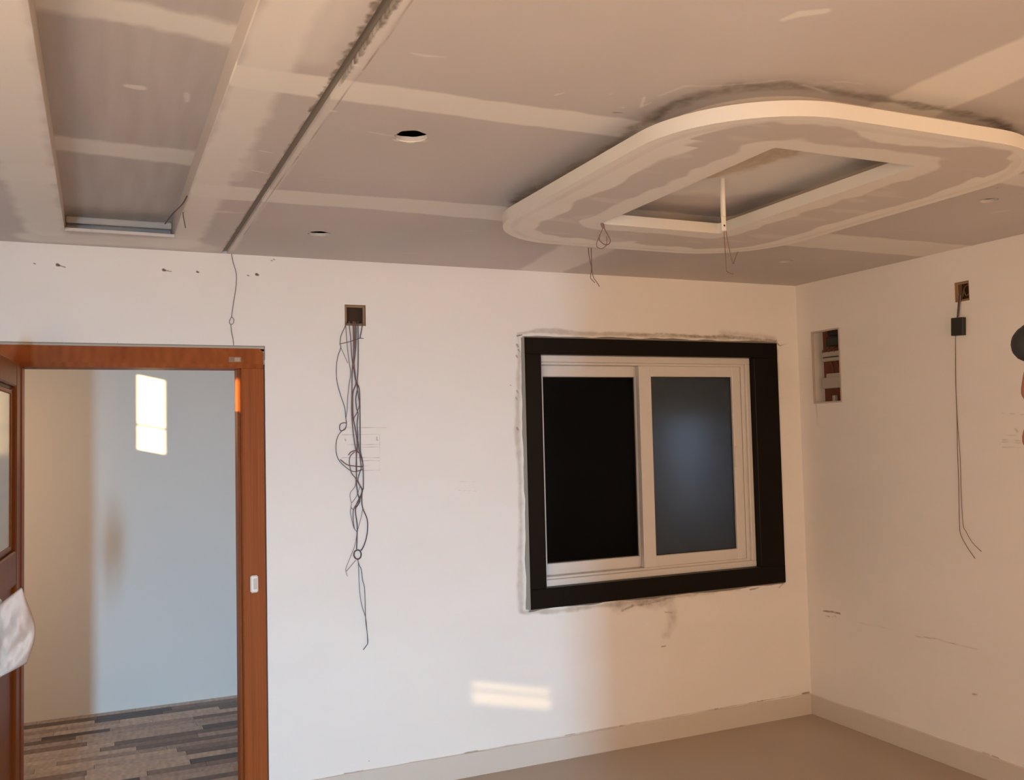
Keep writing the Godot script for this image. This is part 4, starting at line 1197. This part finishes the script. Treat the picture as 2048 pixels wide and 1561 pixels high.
func build_boxes() -> void:
	var b1 := thing("wire_box", "square brown wire box let into the back wall above tangled wires", "wire box", Vector3(1.1125, 2.238, ZB))
	frame_box(b1, Vector3(1, 0, 0), Vector3(0, 0, 1), 0.1005, 0.0995, 0.05, mats["steel_box"], mats["box_inside"], 0.012)
	var b2 := thing("wire_box", "small brown wire box let into the right wall", "wire box", Vector3(XR, 2.2895, -3.135))
	frame_box(b2, Vector3(0, 0, 1), Vector3(-1, 0, 0), 0.0795, 0.0945, 0.05, mat("box_tan", lin(0.33, 0.20, 0.10), 0.8), mats["box_inside"], 0.011)
	var coil := mb()
	tube(coil, smooth([Vector3(0.03, -0.02, -0.02), Vector3(0.03, 0.02, -0.01), Vector3(0.028, 0.03, 0.015), Vector3(0.026, 0.0, 0.025), Vector3(0.022, -0.02, 0.005), Vector3(0.02, 0.01, -0.005)]), 0.003, 6)
	obj("wire_coil", coil, mat("wire_tan", lin(0.2, 0.11, 0.05), 0.5), b2)
	# black box dangling below it
	var bb := thing("junction_box", "small black box dangling on wires on the right wall", "junction box", Vector3(XR - 0.002, 2.122, -3.152))
	boxed("body", Vector3(-0.022, -0.043, -0.033), Vector3(0, 0.043, 0.033), mats["black_plastic"], bb, 0.002)
	boxed("lid", Vector3(-0.025, -0.0425, -0.0325), Vector3(-0.0222, 0.0425, 0.0325), mat("black_lid", lin(0.016, 0.018, 0.013), 0.5), bb, 0.001)
	bb.rotation.x = 0.05
	# distribution board recess
	var db := thing("distribution_recess", "tall open recess with unfinished breakers near the room corner", "recess", Vector3(XR, 2.002, -4.056))
	frame_box(db, Vector3(0, 0, 1), Vector3(-1, 0, 0), 0.2235, 0.4175, 0.085, mats["plaster"], mats["brick_red"], 0.0)
	var st := mb()
	for q in [[-0.112, -0.209, -0.102, 0.209], [0.102, -0.209, 0.112, 0.209], [-0.102, -0.209, 0.102, -0.2], [-0.102, 0.2, 0.102, 0.209]]:
		box(st, Vector3(-0.004, q[1], q[0]), Vector3(0.006, q[3], q[2]), 0.001)
	obj("frame", st, mat("recess_frame", lin(0.5, 0.43, 0.35), 0.7), db)
	boxed("bracket", Vector3(0.03, 0.03, -0.07), Vector3(0.055, 0.085, 0.1), mats["pale_plastic"], db, 0.004)
	boxed("bracket", Vector3(0.027, 0.05, -0.055), Vector3(0.031, 0.056, 0.09), mats["hole_dark"], db, 0.0)
	boxed("bracket", Vector3(0.03, -0.125, -0.075), Vector3(0.055, -0.062, 0.1), mats["pale_plastic"], db, 0.004)
	boxed("bracket", Vector3(0.035, -0.064, -0.045), Vector3(0.055, -0.04, 0.06), mats["pale_plastic"], db, 0.003)
	boxed("breaker", Vector3(0.025, 0.115, -0.03), Vector3(0.07, 0.165, 0.1), mats["black_plastic"], db, 0.005)
	boxed("breaker", Vector3(0.04, 0.175, -0.03), Vector3(0.075, 0.205, 0.1), mats["black_plastic"], db, 0.004)
	boxed("clip", Vector3(0.05, -0.2, -0.02), Vector3(0.075, -0.165, 0.0), mats["pale_plastic"], db, 0.003)
	for k in 3:
		st = mb()
		var z := -0.03 + 0.045 * k
		tube(st, smooth([Vector3(0.06, 0.12, z), Vector3(0.05, 0.10, z - 0.02), Vector3(0.03, 0.088, z - 0.03), Vector3(0.06, 0.03, z), Vector3(0.07, -0.04, z + 0.01)]), 0.0035, 5)
		obj("wire", st, mats["wire_red"], db)
	# white conduit hanging in the middle of the panel
	var pp := thing("conduit_pipe", "white plastic conduit hanging from the middle of the dropped panel", "pipe", Vector3(1.9195, CEIL, -2.513))
	st = mb()
	tube(st, PackedVector3Array([Vector3(0, 0.0, 0), Vector3(-0.0005, -0.05, 0), Vector3(-0.001, -0.13, 0)]), 0.0088, 14)
	obj("pipe", st, mats["pvc"], pp)
	boxed("flattened_end", Vector3(-0.0095, -0.178, -0.004), Vector3(0.0085, -0.128, 0.004), mats["pvc"], pp, 0.003)
	st = mb()
	tube(st, PackedVector3Array([Vector3(-0.001, -0.160, 0.003), Vector3(-0.001, -0.160, 0.0046)]), 0.0035, 10)
	obj("screw_hole", st, mats["hole_dark"], pp)

# ---------------------------------------------------------------- wires
func wire(parent: Node, pts: Array, r: float, m: Material, called := "wire") -> void:
	var st := mb()
	var v := []
	for p in pts: v.append(Vector3(p[0], p[1], p[2]))
	tube(st, smooth(v, 5), r, 6)
	obj(called, st, m, parent)

func build_wires() -> void:
	var bd := thing("wire_bundle", "tangled bundle of brown wires hanging down the back wall", "wires", Vector3.ZERO)
	wire(bd, [[1.1, 2.208, -4.278], [1.1, 2.188, -4.277], [1.101, 2.102, -4.277], [1.1, 2.025, -4.277], [1.106, 1.949, -4.277], [1.109, 1.911, -4.279], [1.095, 1.873, -4.279], [1.091, 1.815, -4.276], [1.093, 1.752, -4.278], [1.099, 1.72, -4.278], [1.107, 1.67, -4.275], [1.111, 1.625, -4.277], [1.11, 1.594, -4.276]], 0.00338, mats["wire_brown"])
	wire(bd, [[1.107, 2.208, -4.277], [1.107, 2.166, -4.276], [1.105, 2.09, -4.278], [1.097, 2.025, -4.277], [1.091, 1.962, -4.276], [1.089, 1.873, -4.277], [1.086, 1.797, -4.276], [1.088, 1.733, -4.276], [1.094, 1.67, -4.279], [1.099, 1.626, -4.276], [1.105, 1.587, -4.277], [1.106, 1.531, -4.278], [1.106, 1.499, -4.279]], 0.00286, mats["wire_brown"])
	wire(bd, [[1.122, 2.208, -4.276], [1.123, 2.189, -4.277], [1.122, 2.07, -4.276], [1.119, 1.974, -4.276], [1.115, 1.917, -4.276], [1.124, 1.885, -4.275], [1.126, 1.784, -4.277], [1.125, 1.669, -4.276], [1.126, 1.593, -4.277], [1.135, 1.542, -4.275], [1.137, 1.466, -4.276], [1.137, 1.416, -4.279], [1.135, 1.417, -4.279], [1.129, 1.379, -4.278], [1.131, 1.329, -4.275], [1.153, 1.271, -4.277], [1.152, 1.208, -4.277], [1.139, 1.159, -4.278], [1.122, 1.128, -4.277]], 0.0026, mats["wire_dark"])
	wire(bd, [[1.081, 2.207, -4.277], [1.081, 2.188, -4.278], [1.086, 2.134, -4.277], [1.091, 2.038, -4.277], [1.099, 1.974, -4.275], [1.111, 1.911, -4.276], [1.12, 1.847, -4.275], [1.123, 1.809, -4.276], [1.109, 1.771, -4.275], [1.096, 1.746, -4.276], [1.102, 1.695, -4.278]], 0.00234, mats["wire_brown"])
	wire(bd, [[1.113, 2.204, -4.276], [1.113, 2.147, -4.275], [1.109, 2.07, -4.275], [1.101, 2, -4.277], [1.105, 1.936, -4.276], [1.117, 1.898, -4.278], [1.107, 1.847, -4.276], [1.11, 1.796, -4.277], [1.117, 1.771, -4.278], [1.112, 1.72, -4.279], [1.114, 1.669, -4.276], [1.112, 1.638, -4.275]], 0.0026, mats["wire_dark"])
	wire(bd, [[1.064, 2.203, -4.279], [1.064, 2.187, -4.276], [1.069, 2.101, -4.277], [1.078, 2.013, -4.278], [1.085, 1.962, -4.278], [1.076, 1.911, -4.276], [1.068, 1.847, -4.276], [1.065, 1.784, -4.279], [1.059, 1.753, -4.277], [1.06, 1.728, -4.279]], 0.00169, mats["wire_brown"])
	wire(bd, [[1.067, 2.203, -4.276], [1.061, 2.181, -4.278], [1.041, 2.139, -4.276], [1.035, 2.1, -4.275], [1.039, 2.082, -4.277], [1.023, 2.037, -4.275], [1.017, 1.986, -4.278], [1.019, 1.923, -4.279], [1.034, 1.86, -4.277], [1.053, 1.803, -4.279], [1.058, 1.753, -4.278], [1.061, 1.724, -4.277], [1.054, 1.702, -4.277], [1.032, 1.684, -4.278], [1.015, 1.653, -4.279], [1.009, 1.603, -4.276], [1.02, 1.559, -4.278], [1.048, 1.526, -4.275], [1.079, 1.503, -4.275], [1.105, 1.499, -4.277], [1.135, 1.508, -4.277]], 0.00182, mats["wire_dark"])
	wire(bd, [[1.039, 2.082, -4.277], [1.056, 2.044, -4.276], [1.071, 2.009, -4.277]], 0.0013, mats["wire_brown"])
	wire(bd, [[1.034, 2.099, -4.277], [1.082, 2.111, -4.277], [1.127, 2.127, -4.275], [1.149, 2.127, -4.277]], 0.00169, mats["wire_dark"])
	wire(bd, [[1.146, 2.206, -4.277], [1.143, 2.186, -4.276], [1.132, 2.128, -4.278]], 0.0026, mats["wire_dark"])
	wire(bd, [[1.061, 1.724, -4.278], [1.051, 1.729, -4.275], [1.032, 1.722, -4.277], [1.028, 1.7, -4.277], [1.037, 1.691, -4.279], [1.054, 1.699, -4.277], [1.061, 1.721, -4.277]], 0.00208, mats["wire_dark"])
	wire(bd, [[1.068, 1.576, -4.279], [1.081, 1.591, -4.277], [1.101, 1.596, -4.277], [1.12, 1.584, -4.279], [1.131, 1.555, -4.277], [1.137, 1.523, -4.277], [1.118, 1.521, -4.276], [1.093, 1.525, -4.278], [1.061, 1.532, -4.276], [1.029, 1.557, -4.276]], 0.00221, mats["wire_red"])
	wire(bd, [[1.098, 1.591, -4.279], [1.076, 1.569, -4.279], [1.072, 1.538, -4.276], [1.078, 1.5, -4.275], [1.089, 1.482, -4.278], [1.102, 1.465, -4.277], [1.117, 1.437, -4.277], [1.131, 1.404, -4.278], [1.119, 1.367, -4.277], [1.09, 1.325, -4.278], [1.086, 1.275, -4.277], [1.091, 1.231, -4.277]], 0.00221, mats["wire_brown"])
	wire(bd, [[1.111, 1.625, -4.278], [1.107, 1.581, -4.277], [1.104, 1.531, -4.276], [1.105, 1.48, -4.279], [1.104, 1.443, -4.277], [1.11, 1.393, -4.276], [1.119, 1.361, -4.278], [1.11, 1.342, -4.278], [1.097, 1.318, -4.276], [1.105, 1.248, -4.278], [1.104, 1.211, -4.278], [1.1, 1.136, -4.277]], 0.00286, mats["wire_dark"])
	wire(bd, [[1.114, 1.644, -4.276], [1.123, 1.568, -4.279], [1.128, 1.517, -4.278], [1.121, 1.493, -4.278], [1.111, 1.456, -4.276], [1.129, 1.417, -4.277], [1.126, 1.392, -4.276], [1.113, 1.367, -4.278], [1.103, 1.346, -4.278], [1.096, 1.324, -4.276]], 0.00234, mats["wire_dark"])
	wire(bd, [[1.101, 1.466, -4.276], [1.098, 1.431, -4.277], [1.075, 1.401, -4.278], [1.074, 1.375, -4.279], [1.079, 1.35, -4.277], [1.077, 1.333, -4.278], [1.088, 1.319, -4.276]], 0.0013, mats["wire_brown"])
	wire(bd, [[1.077, 1.332, -4.276], [1.073, 1.313, -4.278], [1.077, 1.288, -4.278], [1.087, 1.24, -4.276], [1.101, 1.219, -4.276]], 0.00143, mats["wire_brown"])
	wire(bd, [[1.12, 1.427, -4.276], [1.104, 1.383, -4.278], [1.081, 1.353, -4.279]], 0.0013, mats["wire_brown"])
	wire(bd, [[1.133, 1.325, -4.278], [1.121, 1.273, -4.276], [1.104, 1.217, -4.278]], 0.0013, mats["wire_brown"])
	wire(bd, [[1.103, 1.208, -4.278], [1.092, 1.155, -4.277], [1.064, 1.089, -4.277], [1.048, 1.05, -4.277], [1.049, 1.031, -4.275], [1.055, 1.015, -4.278]], 0.00117, mats["wire_brown"])
	wire(bd, [[1.096, 1.085, -4.279], [1.066, 1.055, -4.275], [1.05, 1.038, -4.276]], 0.00117, mats["wire_brown"])
	wire(bd, [[1.121, 1.11, -4.275], [1.119, 1.099, -4.277], [1.112, 1.092, -4.275], [1.104, 1.09, -4.275], [1.096, 1.093, -4.278], [1.089, 1.102, -4.276], [1.087, 1.112, -4.276], [1.089, 1.123, -4.276], [1.096, 1.13, -4.277], [1.105, 1.132, -4.278], [1.114, 1.129, -4.278], [1.12, 1.12, -4.278], [1.122, 1.109, -4.279]], 0.00338, mats["wire_dark"])
	wire(bd, [[1.122, 1.129, -4.277], [1.124, 1.134, -4.278]], 0.00338, mats["wire_dark"])
	wire(bd, [[1.104, 1.089, -4.276], [1.112, 1.06, -4.279], [1.12, 1.041, -4.275], [1.126, 0.9907, -4.276], [1.135, 0.9463, -4.275], [1.137, 0.8152, -4.275], [1.143, 0.7525, -4.275], [1.147, 0.702, -4.277], [1.141, 0.6867, -4.279], [1.124, 0.6688, -4.276]], 0.00182, mats["wire_dark"])
	wire(bd, [[1.106, 1.089, -4.278], [1.108, 1.061, -4.278], [1.111, 0.9421, -4.276], [1.121, 0.8726, -4.277], [1.138, 0.8149, -4.277], [1.143, 0.7524, -4.275], [1.146, 0.7009, -4.277]], 0.00156, mats["wire_dark"])
	var dw := thing("hanging_wire", "thin dark wire from ceiling groove down to the door frame", "wire", Vector3.ZERO)
	wire(dw, [[0.5462, 2.529, -4.28], [0.5454, 2.521, -4.28], [0.5522, 2.466, -4.278], [0.567, 2.412, -4.28], [0.5664, 2.356, -4.279], [0.5546, 2.278, -4.28], [0.5467, 2.223, -4.28], [0.5465, 2.211, -4.279]], 0.0014, mats["wire_dark"])
	wire(dw, [[0.5464, 2.215, -4.279], [0.5375, 2.197, -4.28], [0.5372, 2.182, -4.279], [0.5498, 2.18, -4.278], [0.5553, 2.199, -4.279], [0.5464, 2.212, -4.279]], 0.0014, mats["wire_brown"])
	wire(dw, [[0.5421, 2.18, -4.282], [0.5445, 2.145, -4.28], [0.5516, 2.106, -4.279], [0.5532, 2.084, -4.282]], 0.0014, mats["wire_dark"])
	var rw := thing("hanging_wire", "thin two core wire hanging from black box on right wall", "wire", Vector3.ZERO)
	wire(rw, [[3.771, 2.081, -3.177], [3.771, 2.037, -3.18], [3.77, 1.869, -3.188], [3.77, 1.676, -3.191], [3.77, 1.532, -3.196], [3.769, 1.388, -3.197], [3.772, 1.173, -3.206], [3.772, 1.121, -3.2], [3.772, 1.067, -3.167], [3.772, 1.019, -3.128]], 0.0014, mats["wire_dark"])
	wire(rw, [[3.774, 2.038, -3.182], [3.77, 1.821, -3.188], [3.771, 1.652, -3.189], [3.774, 1.508, -3.186], [3.772, 1.341, -3.188], [3.773, 1.179, -3.187], [3.773, 1.142, -3.172], [3.773, 1.093, -3.139], [3.771, 1.056, -3.091]], 0.0013, mats["wire_brown"])
	var rb := thing("flat_cable", "short grey flat cable between wire box and black box", "cable", Vector3.ZERO)
	wire(rb, [[3.768, 2.274, -3.144], [3.769, 2.239, -3.149], [3.769, 2.166, -3.16]], 0.0035, mats["wire_dark"])
	wire(rb, [[3.769, 2.273, -3.136], [3.769, 2.236, -3.142], [3.768, 2.17, -3.153]], 0.003, mats["wire_grey"])
	var pw := thing("hanging_wire", "two dark wires hanging out of the white conduit", "wire", Vector3.ZERO)
	wire(pw, [[1.92, 2.333, -2.513], [1.92, 2.299, -2.513], [1.922, 2.24, -2.513], [1.924, 2.192, -2.513], [1.93, 2.181, -2.513], [1.952, 2.175, -2.513]], 0.0014, mats["wire_brown"])
	wire(pw, [[1.925, 2.333, -2.512], [1.93, 2.299, -2.512], [1.94, 2.249, -2.512], [1.949, 2.216, -2.512], [1.953, 2.212, -2.512], [1.96, 2.228, -2.512], [1.973, 2.253, -2.512]], 0.0013, mats["wire_brown"])
	var lw := thing("wire_loop", "looped brown wires hanging at the inner corner of the panel", "wire", Vector3.ZERO)
	wire(lw, [[1.645, 2.405, -2.852], [1.643, 2.397, -2.852], [1.647, 2.383, -2.852], [1.633, 2.354, -2.852], [1.622, 2.331, -2.852], [1.622, 2.315, -2.852], [1.638, 2.309, -2.852], [1.654, 2.317, -2.852], [1.661, 2.325, -2.852], [1.663, 2.342, -2.852], [1.662, 2.356, -2.852]], 0.0016, mats["wire_brown"])
	wire(lw, [[1.647, 2.405, -2.852], [1.65, 2.394, -2.852], [1.659, 2.375, -2.852], [1.671, 2.356, -2.852], [1.677, 2.34, -2.852], [1.67, 2.328, -2.852], [1.657, 2.325, -2.852], [1.642, 2.332, -2.852], [1.632, 2.342, -2.852], [1.635, 2.36, -2.852]], 0.002, mats["wire_brown"])
	wire(lw, [[1.641, 2.4, -2.852], [1.647, 2.403, -2.852], [1.652, 2.397, -2.852], [1.654, 2.388, -2.852], [1.648, 2.385, -2.852], [1.642, 2.393, -2.852], [1.641, 2.4, -2.852]], 0.0018, mats["wire_tan2"])
	var cw := thing("hanging_wire", "pair of thin wires hanging from ceiling behind the dropped panel", "wire", Vector3.ZERO)
	wire(cw, [[2.039, 2.504, -3.666], [2.041, 2.468, -3.666], [2.048, 2.433, -3.666], [2.053, 2.404, -3.666], [2.048, 2.372, -3.666], [2.048, 2.357, -3.666], [2.069, 2.338, -3.666]], 0.0018, mats["wire_brown"])
	wire(cw, [[2.054, 2.505, -3.666], [2.054, 2.469, -3.666], [2.054, 2.433, -3.666], [2.055, 2.397, -3.666], [2.059, 2.372, -3.666], [2.064, 2.358, -3.666], [2.077, 2.343, -3.666], [2.092, 2.321, -3.666]], 0.0018, mats["wire_brown"])
	var tw := thing("hanging_wire", "two dark wires poking out of the ceiling recess", "wire", Vector3.ZERO)
	wire(tw, [[0.283, 2.514, -3.373], [0.271, 2.494, -3.412], [0.2401, 2.464, -3.447], [0.2198, 2.444, -3.525]], 0.0022, mats["wire_dark"])
	wire(tw, [[0.283, 2.495, -3.543], [0.2806, 2.465, -3.493], [0.2901, 2.435, -3.528]], 0.0018, mats["wire_dark"])

# ---------------------------------------------------------------- person at the right edge
func build_person() -> void:
	var p := thing("person", "person with black hair standing at the right edge facing left", "person", Vector3(1.156, 0.0, -0.742))
	p.rotation.y = deg_to_rad(66.0)
	var V := func(x: float, y: float, z: float) -> Vector3: return Vector3(x, y, z)
	# body, forward is -z
	var b := mirrored([
		[V.call(0, 1.50, 0.055), V.call(0, 1.60, 0.035), 0.060, 0.055],
		[V.call(0, 1.40, 0.075), V.call(0, 1.12, 0.06), 0.125, 0.115],
		[V.call(0.07, 1.40, 0.07), V.call(0.08, 1.05, 0.06), 0.10, 0.10],
		[V.call(0.0, 1.47, 0.07), V.call(0.17, 1.44, 0.08), 0.06, 0.058],
		[V.call(0.185, 1.43, 0.085), V.call(0.225, 1.14, 0.10), 0.053, 0.042],
		[V.call(0.225, 1.14, 0.10), V.call(0.225, 0.90, 0.04), 0.040, 0.029],
		[V.call(0.075, 0.98, 0.06), V.call(0.09, 0.92, 0.06), 0.115, 0.10],
		[V.call(0.09, 0.92, 0.06), V.call(0.10, 0.50, 0.05), 0.088, 0.058],
		[V.call(0.10, 0.50, 0.05), V.call(0.105, 0.09, 0.08), 0.055, 0.040],
		[V.call(0.105, 0.045, 0.10), V.call(0.115, 0.035, -0.10), 0.040, 0.032],
		# hand
		[V.call(0.225, 0.89, 0.035), V.call(0.222, 0.82, 0.02), 0.028, 0.026],
		[V.call(0.222, 0.82, -0.005), V.call(0.218, 0.745, -0.015), 0.0095, 0.008],
		[V.call(0.222, 0.815, 0.012), V.call(0.218, 0.735, 0.005), 0.0095, 0.008],
		[V.call(0.222, 0.815, 0.030), V.call(0.218, 0.742, 0.025), 0.0095, 0.008],
		[V.call(0.222, 0.82, 0.046), V.call(0.218, 0.762, 0.044), 0.0085, 0.007],
		[V.call(0.218, 0.865, 0.01), V.call(0.205, 0.80, -0.03), 0.012, 0.009],
	])
	var st := mb()
	skin(st, b, 0.016, 0.03)
	# head
	var h := mirrored([
		[V.call(0, 1.735, 0.02), V.call(0, 1.735, 0.045), 0.090, 0.088],
		[V.call(0, 1.70, -0.02), V.call(0, 1.64, -0.030), 0.068, 0.052],
		[V.call(0, 1.615, -0.058), V.call(0, 1.61, -0.05), 0.030, 0.035],
		[V.call(0.04, 1.65, -0.02), V.call(0.03, 1.615, -0.045), 0.036, 0.026],
		[V.call(0, 1.745, -0.060), V.call(0, 1.728, -0.086), 0.028, 0.014],
		[V.call(0, 1.724, -0.100), V.call(0, 1.690, -0.1035), 0.011, 0.0145],
		[V.call(0.011, 1.687, -0.095), V.call(0.012, 1.688, -0.093), 0.010, 0.010],
		[V.call(0.0, 1.665, -0.068), V.call(0.0, 1.625, -0.066), 0.033, 0.033],
		[V.call(0.0, 1.642, -0.1045), V.call(0.018, 1.639, -0.092), 0.0085, 0.005],
		[V.call(0.0, 1.628, -0.1055), V.call(0.015, 1.629, -0.092), 0.0105, 0.006],
		[V.call(0.03, 1.738, -0.066), V.call(0.045, 1.732, -0.055), 0.014, 0.012],
		[V.call(0.045, 1.69, -0.045), V.call(0.05, 1.70, -0.03), 0.024, 0.024],
		[V.call(0.082, 1.72, 0.025), V.call(0.088, 1.685, 0.02), 0.014, 0.010],
		[V.call(0, 1.62, 0.03), V.call(0, 1.56, 0.045), 0.056, 0.056],
	])
	skin(st, h, 0.0055, 0.012)
	var body := obj("body", st, mat("skin", lin(0.185, 0.066, 0.035), 0.55), p)
	body.set_meta("label", "brown skin of face and arms")
	# eyes
	for s in [-1.0, 1.0]:
		var e := mb()
		skin(e, [[V.call(0.031 * s, 1.716, -0.066), V.call(0.032 * s, 1.716, -0.066), 0.0125, 0.0125]], 0.004, 0.002)
		obj("eye", e, mat("eye", lin(0.5, 0.45, 0.4), 0.3), p)
	# hair with a fringe falling forward
	st = mb()
	skin(st, mirrored([
		[V.call(0, 1.748, 0.02), V.call(0, 1.735, 0.06), 0.094, 0.092],
		[V.call(0, 1.70, 0.085), V.call(0, 1.66, 0.08), 0.06, 0.045],
		[V.call(0.05, 1.76, 0.0), V.call(0.06, 1.73, 0.05), 0.05, 0.05],
		[V.call(0, 1.768, -0.060), V.call(0, 1.750, -0.101), 0.034, 0.0240],
		[V.call(0.03, 1.768, -0.055), V.call(0.026, 1.750, -0.090), 0.032, 0.021],
		[V.call(0.06, 1.765, -0.03), V.call(0.05, 1.752, -0.075), 0.03, 0.02],
	]), 0.007, 0.02)
	var hair := obj("hair", st, mat("hair", lin(0.0045, 0.0035, 0.003), 0.75), p)
	hair.set_meta("label", "short black hair with a full fringe")
	# shirt and trousers
	st = mb()
	skin(st, mirrored([
		[V.call(0, 1.40, 0.075), V.call(0, 1.00, 0.06), 0.135, 0.125],
		[V.call(0.07, 1.40, 0.07), V.call(0.08, 0.95, 0.06), 0.112, 0.115],
		[V.call(0.0, 1.475, 0.07), V.call(0.17, 1.445, 0.08), 0.066, 0.066],
		[V.call(0.185, 1.43, 0.085), V.call(0.215, 1.21, 0.097), 0.066, 0.06],
	]), 0.016, 0.03)
	obj("shirt", st, mat("shirt", lin(0.25, 0.27, 0.33), 0.9), p)
	st = mb()
	skin(st, mirrored([
		[V.call(0.075, 0.98, 0.06), V.call(0.09, 0.90, 0.06), 0.122, 0.11],
		[V.call(0.09, 0.92, 0.06), V.call(0.10, 0.50, 0.05), 0.1, 0.078],
		[V.call(0.10, 0.50, 0.05), V.call(0.105, 0.07, 0.08), 0.076, 0.066],
	]), 0.016, 0.02)
	obj("trousers", st, mat("trousers", lin(0.05, 0.05, 0.06), 0.9), p)
